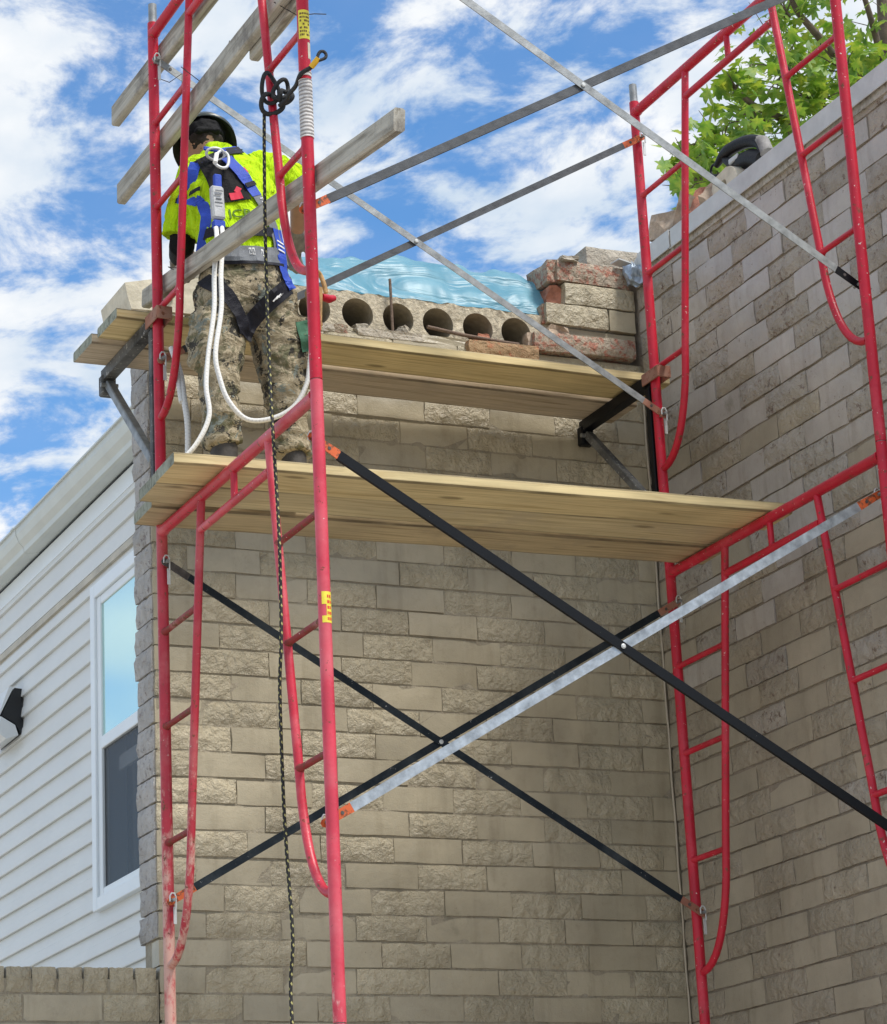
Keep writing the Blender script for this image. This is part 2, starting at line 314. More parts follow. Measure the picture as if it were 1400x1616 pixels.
def camo_mat():
    m, t, b = new_mat('camo'); v = coords(t, 'obj')
    vq = v
    c = ramp_n(t, noise_n(t, vq, 11, 5, 0.72, 0.6), [(0.0, (0.26, 0.215, 0.135)), (0.45, (0.37, 0.31, 0.21)), (0.52, (0.19, 0.165, 0.10)), (0.58, (0.125, 0.12, 0.065))], 'CONSTANT')
    c2 = t.nodes.new('ShaderNodeVectorMath'); c2.inputs[1].default_value = (3.3, 1.7, 5.1); t.links.new(vq, c2.inputs[0])
    d = ramp_n(t, noise_n(t, c2.outputs[0], 15, 5, 0.75, 0.5), [(0.555, g3(0)), (0.57, g3(1))])
    c = mix_c(t, d, c, (0.036, 0.032, 0.024))
    c3 = t.nodes.new('ShaderNodeVectorMath'); c3.inputs[1].default_value = (7.3, 9.7, 2.1); t.links.new(vq, c3.inputs[0])
    e = ramp_n(t, noise_n(t, c3.outputs[0], 11, 4, 0.7, 0.5), [(0.58, g3(0)), (0.615, g3(1))])
    c = mix_c(t, e, c, (0.20, 0.22, 0.19))
    t.links.new(c, b.inputs['Base Color']); b.inputs['Roughness'].default_value = 0.9
    p = bump_n(t, b, noise_n(t, scale_vec(t, v, (9, 9, 20)), 1.0, 5, 0.6, 1.2), 0.9, 0.03)
    bump_n(t, b, noise_n(t, v, 300, 2), 0.2, 0.003, p); MATS['camo'] = m
camo_mat()
def hivis_mat():
    m, t, b = new_mat('hivis'); v = coords(t, 'obj')
    c = ramp_n(t, noise_n(t, v, 7, 4), [(0.3, (0.42, 0.68, 0.006)), (0.7, (0.54, 0.80, 0.010))])
    t.links.new(c, b.inputs['Base Color']); b.inputs['Roughness'].default_value = 0.9
    b.inputs['Specular IOR Level'].default_value = 0.2
    bump_n(t, b, noise_n(t, scale_vec(t, v, (9, 9, 5)), 1.0, 5, 0.55, 2.5), 1.0, 0.05); MATS['hivis'] = m
hivis_mat()
def tarp_mat():
    m, t, b = new_mat('tarp_plastic'); v = coords(t, 'world')
    c = ramp_n(t, noise_n(t, v, 6, 4), [(0.3, (0.11, 0.33, 0.46)), (0.7, (0.25, 0.50, 0.61))])
    t.links.new(c, b.inputs['Base Color']); b.inputs['Roughness'].default_value = 0.42
    p = bump_n(t, b, noise_n(t, scale_vec(t, v, (1.6, 4.5, 5)), 1.0, 4, 0.42, 1.2), 0.7, 0.10)
    b.inputs['Specular IOR Level'].default_value = 0.6
    tr = t.nodes.new('ShaderNodeBsdfTranslucent'); tr.inputs[0].default_value = (0.16, 0.44, 0.56, 1)
    mx = t.nodes.new('ShaderNodeMixShader'); mx.inputs[0].default_value = 0.35
    t.links.new(b.outputs[0], mx.inputs[1]); t.links.new(tr.outputs[0], mx.inputs[2])
    t.links.new(mx.outputs[0], t.nodes['Material Output'].inputs[0]); MATS['tarp_plastic'] = m
tarp_mat()
def leaf_mat():
    m, t, b = new_mat('leaf'); v = coords(t, 'world')
    c = ramp_n(t, noise_n(t, v, 9, 4), [(0.25, (0.03, 0.13, 0.012)), (0.5, (0.15, 0.26, 0.035)), (0.75, (0.36, 0.40, 0.07))])
    t.links.new(c, b.inputs['Base Color']); b.inputs['Roughness'].default_value = 0.5
    tr = t.nodes.new('ShaderNodeBsdfTranslucent'); t.links.new(mix_c(t, 1.0, c, (2.2, 2.0, 1.2), 'MULTIPLY'), tr.inputs[0])
    mx = t.nodes.new('ShaderNodeMixShader'); mx.inputs[0].default_value = 0.32
    t.links.new(b.outputs[0], mx.inputs[1]); t.links.new(tr.outputs[0], mx.inputs[2])
    t.links.new(mx.outputs[0], t.nodes['Material Output'].inputs[0]); MATS['leaf'] = m
leaf_mat()
def glass_mat(name, tint, rough=0.02, metal=0.0, ior=0.5):
    m, t, b = new_mat(name)
    b.inputs['Base Color'].default_value = (*tint, 1); b.inputs['Roughness'].default_value = rough
    b.inputs['Metallic'].default_value = metal; b.inputs['Specular IOR Level'].default_value = ior; MATS[name] = m
glass_mat('glass_upper', (0.60, 0.86, 0.82), 0.10, 0.85)
glass_mat('glass_screen', (0.020, 0.026, 0.030), 0.12, 0.0, 0.45)
glass_mat('curtain', (0.16, 0.17, 0.18), 0.8)
def screen_mat():
    m, t, b = new_mat('screen_mesh'); b.inputs['Base Color'].default_value = (0.02, 0.024, 0.028, 1); b.inputs['Roughness'].default_value = 0.2; b.inputs['Specular IOR Level'].default_value = 0.3
    tr = t.nodes.new('ShaderNodeBsdfTransparent'); mx = t.nodes.new('ShaderNodeMixShader'); mx.inputs[0].default_value = 0.55
    t.links.new(b.outputs[0], mx.inputs[1]); t.links.new(tr.outputs[0], mx.inputs[2]); t.links.new(mx.outputs[0], t.nodes['Material Output'].inputs[0]); MATS['screen_mesh'] = m
screen_mat()

# ------------------------------------------------------------------ mesh helpers
class MB:
    def __init__(s): s.v = []; s.f = []; s.sm = []; s.uv = {}
    def add(s, vs, fs, smooth=False, uvs=None):
        o = len(s.v); s.v += [Vector(p) for p in vs]
        for i, f in enumerate(fs):
            if uvs: s.uv[len(s.f)] = uvs[i]
            s.f.append([o + k for k in f]); s.sm.append(smooth)
        return s
    def box(s, c, size, rot=None, bev=0.0, jit=0.0):
        hx, hy, hz = (a / 2 for a in size); c = Vector(c)
        if bev <= 0:
            vs = [Vector((x, y, z)) for x in (-hx, hx) for y in (-hy, hy) for z in (-hz, hz)]
            fs = [(0, 1, 3, 2), (4, 6, 7, 5), (0, 4, 5, 1), (2, 3, 7, 6), (0, 2, 6, 4), (1, 5, 7, 3)]
        else:
            b = bev; vs = []; idx = {}
            for sx in (-1, 1):
                for sy in (-1, 1):
                    for sz in (-1, 1):
                        for ax in range(3):
                            p = [sx * (hx - b), sy * (hy - b), sz * (hz - b)]
                            p[ax] = (sx * hx, sy * hy, sz * hz)[ax]
                            idx[(sx, sy, sz, ax)] = len(vs); vs.append(Vector(p))
            fs = []
            for ax in range(3):
                a1, a2 = (ax + 1) % 3, (ax + 2) % 3
                for sg in (-1, 1):
                    q = []
                    for (p, r) in ((-1, -1), (1, -1), (1, 1), (-1, 1)):
                        k = [0, 0, 0]; k[ax] = sg; k[a1] = p; k[a2] = r; q.append(idx[(*k, ax)])
                    fs.append(q if sg > 0 else q[::-1])
            for ax in range(3):
                a1, a2 = (ax + 1) % 3, (ax + 2) % 3
                for p in (-1, 1):
                    for r in (-1, 1):
                        k0 = [0, 0, 0]; k0[a1] = p; k0[a2] = r; k1 = k0[:]; k0[ax] = -1; k1[ax] = 1
                        q = [idx[(*k0, a1)], idx[(*k1, a1)], idx[(*k1, a2)], idx[(*k0, a2)]]
                        fs.append(q if p * r < 0 else q[::-1])
            for sx in (-1, 1):
                for sy in (-1, 1):
                    for sz in (-1, 1):
                        q = [idx[(sx, sy, sz, a)] for a in range(3)]
                        fs.append(q if sx * sy * sz > 0 else q[::-1])
        if jit: vs = [p + Vector((random.uniform(-jit, jit), random.uniform(-jit, jit), random.uniform(-jit, jit))) for p in vs]
        if rot is not None: vs = [rot @ p for p in vs]
        return s.add([p + c for p in vs], fs)
    def tube(s, path, r, seg=10, cap=True, closed=False, flat=None):
        path = [Vector(p) for p in path]; n = len(path)
        rs = r if isinstance(r, (list, tuple)) else [r] * n
        tang = []
        for i in range(n):
            a = path[i - 1] if (i or closed) else path[i]; b = path[(i + 1) % n] if (i < n - 1 or closed) else path[i]
            tang.append((b - a).normalized())
        ref = Vector((0, 0, 1)) if abs(tang[0].z) < 0.9 else Vector((1, 0, 0))
        u = tang[0].cross(ref).normalized(); vs = []; L = 0.0; Ls = []
        for i in range(n):
            if i: L += (path[i] - path[i - 1]).length
            Ls.append(L)
            u = (u - tang[i] * u.dot(tang[i])).normalized(); w_ = tang[i].cross(u)
            for k in range(seg):
                a = 2 * math.pi * k / seg
                vs.append(path[i] + (u * math.cos(a) + w_ * math.sin(a) * (flat or 1)) * rs[i])
        fs = []; uvs = []
        for i in range(n if closed else n - 1):
            j = (i + 1) % n
            for k in range(seg):
                k2 = (k + 1) % seg
                fs.append((i * seg + k, i * seg + k2, j * seg + k2, j * seg + k))
                l1 = Ls[j] if j else L + 0.01
                uvs.append(((k / seg, Ls[i]), ((k + 1) / seg, Ls[i]), ((k + 1) / seg, l1), (k / seg, l1)))
        s.add(vs, fs, True, uvs)
        if cap and not closed:
            s.add([vs[k] for k in range(seg)], [tuple(range(seg))[::-1]])
            s.add([vs[(n - 1) * seg + k] for k in range(seg)], [tuple(range(seg))])
        return s
    def prism(s, poly, d, o=(0, 0, 0), ax=None):
        """poly: list of 3D points, extruded by vector d"""
        d = Vector(d); a = [Vector(p) + Vector(o) for p in poly]; n = len(a)
        nrm = Vector((0, 0, 0))
        for i in range(n): nrm += a[i].cross(a[(i + 1) % n])
        if nrm.dot(d) > 0: a = a[::-1]
        vs = a + [p + d for p in a]
        fs = [tuple(range(n)), tuple(range(2 * n - 1, n - 1, -1))]
        for i in range(n):
            j = (i + 1) % n; fs.append((i, n + i, n + j, j))
        return s.add(vs, fs)
    def build(s, name, mat, parent=None, loc=None, rot=None, smooth=None):
        o = (parent.matrix_world.inverted() if False else None)
        me = bpy.data.meshes.new(name)
        off = Vector((0, 0, 0))
        if rot is None:
            if parent is not None: off = world_loc(parent)
            if loc is not None: off = Vector(loc)
        me.from_pydata([tuple(p - off) for p in s.v], [], s.f)
        for p, sm in zip(me.polygons, s.sm): p.use_smooth = sm if smooth is None else smooth
        if s.uv:
            uvl = me.uv_layers.new(name='UVMap')
            for fi, u in s.uv.items():
                for li, q in zip(me.polygons[fi].loop_indices, u): uvl.data[li].uv = q
        for mm in (mat if isinstance(mat, (list, tuple)) else [mat]): me.materials.append(MATS[mm])
        me.update()
        ob = bpy.data.objects.new(name, me); col.objects.link(ob)
        if parent is not None:
            ob.parent = parent
            if loc is not None: ob.location = Vector(loc) - world_loc(parent)
        elif loc is not None: ob.location = loc
        if rot is not None: ob.rotation_euler = rot
        return ob
WL = {}
def world_loc(o):
    p = Vector(o.location)
    while o.parent is not None: o = o.parent; p += Vector(o.location)
    return p
def tag(o, label=None, cat=None, group=None, kind=None):
    if label: o['label'] = label
    if cat: o['category'] = cat
    if group: o['group'] = group
    if kind: o['kind'] = kind
    return o
def thing(name, loc, label, cat, group=None):
    o = bpy.data.objects.new(name, None); col.objects.link(o); o.location = loc; o.empty_display_size = 0.1
    return tag(o, label, cat, group)
def copy_tree(o, parent=None):
    c = o.copy(); col.objects.link(c); c.parent = parent
    for ch in list(o.children): copy_tree(ch, c)
    return c
def smooth_path(pts, n=8):
    pts = [Vector(p) for p in pts]; out = []
    for i in range(len(pts) - 1):
        p0 = pts[max(i - 1, 0)]; p1 = pts[i]; p2 = pts[i + 1]; p3 = pts[min(i + 2, len(pts) - 1)]
        for k in range(n):
            t = k / n
            out.append(0.5 * ((2 * p1) + (p2 - p0) * t + (2 * p0 - 5 * p1 + 4 * p2 - p3) * t * t + (3 * p1 - p0 - 3 * p2 + p3) * t ** 3))
    out.append(pts[-1]); return out
def fbm(p, o=3): return noise.fractal(Vector(p), 1.0, 2.0, o)

# ------------------------------------------------------------------ setting: ground
g = MB(); g.add([(-150, -150, 0), (150, -150, 0), (150, 150, 0), (-150, 150, 0)], [(0, 1, 2, 3)])
tag(g.build('ground', 'ground_concrete'), kind='structure')

# ------------------------------------------------------------------ scaffold constants (5 ft x 6 ft 8 frames, 7 ft bay)
B, W, Z0, H, D = 2.134, 1.524, 4.48, 2.0258, 1.5875
WALL_Y, SIDE_X, LEFT_X = 0.66, 2.455, 0.185
CH, BL = 0.1036, 0.3055         # course height, brick module
ZC = 3.199                      # a bed joint

# ------------------------------------------------------------------ bricks
def brick_mesh(name, mat, L, Hh, Dp, rough, seed, red_top=False):
    rnd = random.Random(seed); nx, nz = (9, 4) if rough else (5, 3)
    vs = []; fs = []; sm = []
    for j in range(nz):
        for i in range(nx):
            u, v = i / (nx - 1), j / (nz - 1); x, z = (u - 0.5) * L, (v - 0.5) * Hh
            edge = i in (0, nx - 1) or j in (0, nz - 1)
            if rough:
                y = -0.010 * fbm((x * 14 + seed * 3.1, seed, z * 26), 3) - 0.005 + rnd.uniform(-.003, .003)
                if edge: y = 0.003 + rnd.uniform(-0.001, 0.003)
                x += rnd.uniform(-.0025, .0025) * (1 if edge else 2.5); z += rnd.uniform(-.0018, .0018)
            else:
                y = rnd.uniform(-.0012, .0008) + (0.0025 if edge else 0)
                if edge: x += rnd.uniform(-.0022, .0016); z += rnd.uniform(-.0020, .0016); y += rnd.choice((0, 0, 0, .004))
            vs.append((x, y, z))
    for j in range(nz - 1):
        for i in range(nx - 1):
            a = j * nx + i; fs.append((a, a + 1, a + nx + 1, a + nx)); sm.append(True)
    ring = [i for i in range(nx)] + [j * nx + nx - 1 for j in range(1, nz)] + [(nz - 1) * nx + i for i in range(nx - 2, -1, -1)] + [j * nx for j in range(nz - 2, 0, -1)]
    c0 = [0, nx - 1, nx * nz - 1, (nz - 1) * nx]
    o = len(vs); vs += [vs[i] for i in ring]; o2 = len(vs)
    vs += [(vs[i][0], Dp, vs[i][2]) for i in ring]
    n = len(ring)
    for k in range(n):
        k2 = (k + 1) % n; fs.append((o + k, o2 + k, o2 + k2, o + k2)); sm.append(False)
    fs.append(tuple(range(o2, o2 + n))[::-1]); sm.append(False)
    me = bpy.data.meshes.new(name); me.from_pydata(vs, [], fs)
    for p, s in zip(me.polygons, sm): p.use_smooth = s
    me.materials.append(MATS[mat]); me.update(); return me
BRICKS = {}
def brick_variant(mat, rough, full=True, k=0, L=None, Hh=None, Dp=0.085):
    L = L or BL - 0.009; Hh = Hh or CH - 0.009
    key = (mat, rough, round(L, 3), round(Hh, 3), k, Dp)
    if key not in BRICKS: BRICKS[key] = brick_mesh('brick', mat, L, Hh, Dp, rough, hash((k, mat, round(L, 3))) % 997)
    return BRICKS[key]
def put_brick(parent, me, pos, rz=0.0, tilt=(0, 0)):
    o = bpy.data.objects.new('brick', me); col.objects.link(o); o.parent = parent
    o.location = Vector(pos) - world_loc(parent); o.rotation_euler = (tilt[0], tilt[1], rz); return o

def course_cells(a, b, phase):
    """joints between a and b"""
    out = []; x = a - (BL - phase % BL)
    js = [a]
    while x < b:
        if a + 0.035 < x < b - 0.035: js.append(x + random.uniform(-.006, .006))
        x += BL
    js.append(b); return list(zip(js[:-1], js[1:]))
def q(L): return round(L / 0.004) * 0.004

def mortar_sheet(name, y0, x0, x1, z0, z1, y1):
    mb = MB(); mb.box(((x0 + x1) / 2, (y0 + y1) / 2, (z0 + z1) / 2), (x1 - x0, y1 - y0, z1 - z0)); return mb

# back wall
zb = ZC - 6 * CH
mb = MB(); mb.box(((LEFT_X + 0.012 + SIDE_X + 0.02) / 2, WALL_Y + 0.007 + 0.09, 5.64 / 2), (SIDE_X + 0.02 - LEFT_X - 0.012, 0.18, 5.64))
back = mb.build('brick_wall', 'mortar', loc=(1.3, WALL_Y, 0))
tag(back, 'tall taupe painted brick wall facing the camera behind the scaffold bay', 'brick wall')
rough_flip = {}
for k in range(-6, 24):
    z0 = ZC + k * CH; hh = CH if k < 23 else 0.058
    phase = ((k % 2) * 0.5 + 0.06 * ((k * 7) % 5 - 2) + {0: .0, 1: .1, 2: .33}.get(k % 3, 0) * 0.25) * BL
    cells = course_cells(LEFT_X + 0.002, SIDE_X - 0.004, phase)
    for j, (a, b_) in enumerate(cells):
        rough = (j + (k // 2) + (k % 3 == 0)) % 2 == 0
        L = q(b_ - a - 0.003) - 0.001
        if L < 0.03: L = b_ - a - 0.005
        me = brick_variant('brick_rough' if rough else 'brick_smooth', rough, k=random.randrange(9), L=L, Hh=hh - 0.0085)
        put_brick(back, me, ((a + b_) / 2, WALL_Y + random.uniform(-.004, .003), z0 + hh / 2 + random.uniform(-.0015, .0015)), random.uniform(-.008, .008), (random.uniform(-.02, .02), random.uniform(-.007, .007)))
# weathered end of the wall facing left, one header per course
for k in range(-1, 24):
    z0 = ZC + k * CH; hh = CH if k < 23 else 0.058
    L = 0.19 + random.uniform(-.008, .012)
    me = brick_variant('brick_weathered', True, k=random.randrange(4), L=round(L, 3), Hh=hh - 0.007, Dp=0.08)
    put_brick(back, me, (LEFT_X - 0.006 + random.uniform(-.004, .004), WALL_Y + 0.014 + L / 2, z0 + hh / 2), R(-90), (random.uniform(-.01, .01), random.uniform(-.02, .02)))
# lower courses below the picture, down to the ground
mb = MB()
for k in range(-30, -6):
    z0 = ZC + k * CH
    for (a, b_) in course_cells(LEFT_X + 0.002, SIDE_X - 0.004, (k % 2) * 0.5 * BL):
        mb.box(((a + b_) / 2, WALL_Y + 0.05, z0 + CH / 2), (b_ - a - 0.009, 0.1, CH - 0.009))
o = mb.build('lower_courses', 'brick_smooth', back); o['kind'] = 'stuff'

# side wall on the right
mb = MB(); mb.box((SIDE_X + 0.010 + 0.13, (WALL_Y + 0.25 - 2.6) / 2, 6.09 / 2), (0.26, WALL_Y + 0.25 + 2.6, 6.09))
side = mb.build('brick_wall', 'mortar_side', loc=(SIDE_X, -0.6, 0))
tag(side, 'brick wall running towards the camera on the right, pale metal coping along its top', 'brick wall')
for k in range(-6, 28):
    z0 = ZC + k * CH
    near = -0.55 - 1.0 * min(1, max(0, (k + 6) / 30)) - 0.25
    phase = ((k % 2) * 0.5 + 0.05 * ((k * 5) % 7 - 3)) * BL
    cells = course_cells(-WALL_Y + 0.004, -near, phase)
    for j, (a, b_) in enumerate(cells):
        rough = (j + (k // 3) + (k % 2)) % 2 == 0
        ya, yb = -a, -b_
        up = k > 13 + random.uniform(-9, 9) + 6.0 * ya  # upper and nearer bricks: copies with painted sky sheen and more wear
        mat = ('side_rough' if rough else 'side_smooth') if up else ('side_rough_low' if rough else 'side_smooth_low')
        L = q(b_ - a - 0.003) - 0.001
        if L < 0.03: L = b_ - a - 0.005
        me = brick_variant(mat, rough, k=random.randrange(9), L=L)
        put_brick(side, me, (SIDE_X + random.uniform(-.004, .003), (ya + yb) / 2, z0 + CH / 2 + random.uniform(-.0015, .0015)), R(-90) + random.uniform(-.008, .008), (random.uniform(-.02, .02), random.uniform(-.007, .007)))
mb = MB()
for k in range(-30, 28):
    z0 = ZC + k * CH; near = -0.8 - 1.0 * min(1, max(0, (k + 6) / 30))
    st = near if k >= -6 else WALL_Y - 0.004
    for (a, b_) in course_cells(-st, 2.55, (k % 2) * 0.5 * BL):
        mb.box((SIDE_X + 0.05, -(a + b_) / 2, z0 + CH / 2), (0.1, b_ - a - 0.009, CH - 0.009))
o = mb.build('outer_courses', 'side_smooth_low', side); o['kind'] = 'stuff'
# bead of sealant in the corner between the two walls
path = [(SIDE_X - 0.006 + 0.002 * math.sin(i * 1.7), WALL_Y - 0.004, 2.4 + i * 0.1) for i in range(33)]
tag(MB().tube(path, 0.005, 6).build('sealant_bead', 'caulk', loc=(SIDE_X, WALL_Y, 2.4)), 'thin vertical bead of sealant in the corner where both brick walls meet', 'sealant')

# low wall on the left with a row of upright headers on top
mb = MB(); mb.box(((-4.0 + LEFT_X) / 2, WALL_Y + 0.0065 + 0.13, 2.94 / 2), (4.0 + LEFT_X, 0.26, 2.94))
low = mb.build('low_brick_wall', 'mortar', loc=(-1, WALL_Y, 0))
tag(low, 'low taupe brick wall at bottom left capped with a row of square headers', 'brick wall')
TOPZ = 2.985
x = LEFT_X - 0.002; i = 0
while x > -2.0:
    wd = 0.098 + random.uniform(-.006, .006)
    put_brick(low, brick_variant('brick_rough', True, k=i % 5, L=round(wd - 0.009, 2), Hh=0.092, Dp=0.2), (x - wd / 2, WALL_Y + random.uniform(-.003, .003), TOPZ - 0.049), 0, (0, random.uniform(-.02, .02)))
    x -= wd; i += 1
for k in range(-6, -2):
    z1 = TOPZ - 0.1 - (-3 - k) * CH
    for j, (a, b_) in enumerate(course_cells(-2.0, LEFT_X - 0.002, (k % 2) * 0.45 * BL)):
        rough = (j + k) % 2 == 0
        put_brick(low, brick_variant('brick_rough' if rough else 'brick_smooth', rough, k=j % 5, L=q(b_ - a) - 0.008), ((a + b_) / 2, WALL_Y, z1 - CH / 2))

# ------------------------------------------------------------------ broken wall head, hollow-core slab, tarp
def slab():
    r = thing('hollow_core_slab', (1.1, 0.70, 5.655), 'hollow core concrete slab end with a row of round holes above the upper planks', 'concrete slab')
    x0, x1, z0, z1, y0, y1 = 0.42, 2.03, 5.648, 5.835, 0.695, 1.05
    holes = [0.555, 0.741, 0.928, 1.113 + 0.01, 1.31, 1.495, 1.683, 1.866]
    rad, zc, seg = 0.071, 5.738, 28
    mb = MB(); hb = MB()
    xs = [x0] + [(holes[i] + holes[i + 1]) / 2 for i in range(len(holes) - 1)] + [x1]
    for i, hx in enumerate(holes):
        a, b_ = xs[i], xs[i + 1]
        ang = [2 * math.pi * k / seg for k in range(seg)]
        inner = [Vector((hx + rad * math.cos(t) * 1.0, y0 + random.uniform(-.001, .001), zc + rad * math.sin(t))) for t in ang]
        outer = []
        for t in ang:
            cx, sx = math.cos(t), math.sin(t)
            lim = []
            if cx > 1e-6: lim.append((b_ - hx) / cx)
            if cx < -1e-6: lim.append((a - hx) / cx)
            if sx > 1e-6: lim.append((z1 - zc) / sx)
            if sx < -1e-6: lim.append((z0 - zc) / sx)
            q_ = min(lim); p = Vector((hx + cx * q_, y0, zc + sx * q_))
            if abs(p.z - z1) < 1e-6: p.z += 0.012 * fbm((p.x * 17, 0, 3)); p.y += 0.01 * fbm((p.x * 25, 5, 1))
            else: p.y += 0.006 * fbm((p.x * 20, p.z * 20, 1))
            outer.append(p)
        vs = inner + outer
        mb.add(vs, [(k, (k + 1) % seg, seg + (k + 1) % seg, seg + k) for k in range(seg)])
        cor = [Vector((b_, y0, z1)), Vector((a, y0, z1)), Vector((a, y0, z0)), Vector((b_, y0, z0))]
        # corner fill triangles
        for c in cor:
            k = min(range(seg), key=lambda i_: (outer[i_] - c).length)
            for k2 in ((k - 1) % seg, (k + 1) % seg):
                if (outer[k] - c).length > 1e-4: mb.add([outer[k], outer[k2], c], [(0, 1, 2)])
        rings = []
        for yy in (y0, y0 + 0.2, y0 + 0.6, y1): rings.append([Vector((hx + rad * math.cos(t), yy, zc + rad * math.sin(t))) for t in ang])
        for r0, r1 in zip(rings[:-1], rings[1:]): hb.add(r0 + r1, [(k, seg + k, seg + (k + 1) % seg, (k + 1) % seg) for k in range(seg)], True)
    # top, bottom, sides
    top = []
    nxx = 40
    for i in range(nxx + 1):
        xx = x0 + (x1 - x0) * i / nxx; top.append(Vector((xx, y0, z1 + 0.012 * fbm((xx * 17, 0, 3)))))
    mb.add(top + [p + Vector((0, y1 - y0, 0)) for p in top], [(i, i + 1, nxx + 2 + i, nxx + 1 + i) for i in range(nxx)])
    mb.add([(x0, y0, z0), (x1, y0, z0), (x1, y1, z0), (x0, y1, z0)], [(0, 3, 2, 1)])
    mb.add([(x0, y0, z0), (x0, y1, z0), (x0, y1, z1), (x0, y0, z1)], [(0, 3, 2, 1)])
    mb.add([(x1, y0, z0), (x1, y1, z0), (x1, y1, z1), (x1, y0, z1)], [(0, 1, 2, 3)])
    mb.build('slab_body', 'concrete', r)
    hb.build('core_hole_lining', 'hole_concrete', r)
    return r
slab()
# reinforcing bars and crumbs in front of the holes
tag(MB().tube([(1.272, 0.672, 5.60), (1.27, 0.672, 5.83), (1.268, 0.67, 5.905)], 0.0065, 8).build('rebar', 'rebar', loc=(1.27, 0.672, 5.6)), 'short rusty bar standing upright before the second slab hole', 'steel bar')
tag(MB().tube([(1.43, 0.665, 5.705), (1.60, 0.668, 5.688), (1.80, 0.664, 5.675), (1.86, 0.665, 5.674)], 0.0085, 8).build('rebar', 'rebar', loc=(1.43, 0.665, 5.66)), 'dark rusty bar lying along the base of the slab holes', 'steel bar')
def lump(name, c, size, mat, label, cat, group=None, seed=0, rot=(0, 0, 0), amp=0.18, sub=2, parent=None):
    bm = bmesh.new(); bmesh.ops.create_cube(bm, size=1.0)
    bmesh.ops.subdivide_edges(bm, edges=bm.edges[:], cuts=sub, use_grid_fill=True)
    for v in bm.verts:
        n_ = noise.noise_vector(v.co * 1.9 + Vector((seed * 7.3, seed * 1.7, 0)))
        v.co += n_ * amp; v.co = Vector((v.co.x * size[0], v.co.y * size[1], v.co.z * size[2]))
    me = bpy.data.meshes.new(name); bm.to_mesh(me); bm.free(); me.materials.append(MATS[mat])
    ob = bpy.data.objects.new(name, me); col.objects.link(ob); ob.rotation_euler = rot
    if parent: ob.parent = parent; ob.location = Vector(c) - world_loc(parent)
    else: ob.location = c; tag(ob, label, cat, group)
    return ob
lump('mortar_crumb', (1.155, 0.74, 5.69), (0.06, 0.05, 0.03), 'mortar_rough', 'pale crumb of mortar lying in the leftmost open slab hole', 'rubble', seed=1)
lump('mortar_crumb', (1.36, 0.735, 5.69), (0.07, 0.05, 0.035), 'mortar_rough', 'pale mortar fragment inside the slab hole behind the upright bar', 'rubble', seed=2, rot=(0, .5, .4))
lump('mortar_crumb', (1.70, 0.69, 5.69), (0.05, 0.05, 0.03), 'rubble_red', 'small reddish fragment under the fourth slab hole', 'rubble', seed=3)
lump('mortar_crumb', (1.93, 0.68, 5.70), (0.06, 0.05, 0.06), 'rubble', 'brown rubble lump stuck beside the rightmost slab hole', 'rubble', seed=4)

# toothed brick stump at the corner
st = thing('broken_brick_stump', (2.25, WALL_Y, 5.685), 'broken stump of red and taupe bricks left standing in the wall corner', 'brick stump')
def stump_brick(x0, x1, k, mat, dy=0.0, rough=True, h=CH, dp=0.1, tilt=(0, 0), name='brick'):
    z0 = ZC + k * CH
    me = brick_mesh('brick', mat, x1 - x0 - 0.008, h - 0.008, dp, rough, int(x0 * 100) + k)
    return put_brick(st, me, ((x0 + x1) / 2, WALL_Y + dy, z0 + h / 2), 0, tilt)
stump_brick(2.10, 2.45, 24, 'brick_smooth', 0.02, False)
stump_brick(2.00, 2.31, 25, 'brick_rough', -0.002, True, dp=0.19)
stump_brick(2.312, 2.45, 25, 'brick_smooth', 0.003, False)
stump_brick(2.098, 2.45, 26, 'brick_rough', 0.0, True, dp=0.25)
stump_brick(2.068, 2.43, 27, 'brick_red', 0.0, True, tilt=(0, R(0.8)), dp=0.22)
lump('broken_end', (2.045, WALL_Y + 0.10, ZC + 25.5 * CH), (0.10, 0.16, 0.085), 'brick_red', None, None, seed=11, parent=st, amp=0.12)
lump('broken_end', (2.09, WALL_Y + 0.13, ZC + 26.5 * CH), (0.10, 0.16, 0.09), 'rubble_red', None, None, seed=12, parent=st, amp=0.15)
lump('broken_end', (2.075, WALL_Y + 0.12, ZC + 27.5 * CH), (0.09, 0.20, 0.10), 'brick_red', None, None, seed=13, parent=st, amp=0.10)
lump('broken_end', (2.06, WALL_Y + 0.05, ZC + 24.6 * CH), (0.09, 0.1, 0.07), 'rubble', None, None, seed=14, parent=st, amp=0.25)
lump('broken_end', (2.02, WALL_Y + 0.03, ZC + 24.35 * CH), (0.06, 0.06, 0.04), 'rubble_red', None, None, seed=15, parent=st, amp=0.3)
lump('broken_end', (2.13, WALL_Y + 0.02, ZC + 28.02 * CH), (0.07, 0.08, 0.025), 'mortar_rough', None, None, seed=16, parent=st, amp=0.3)
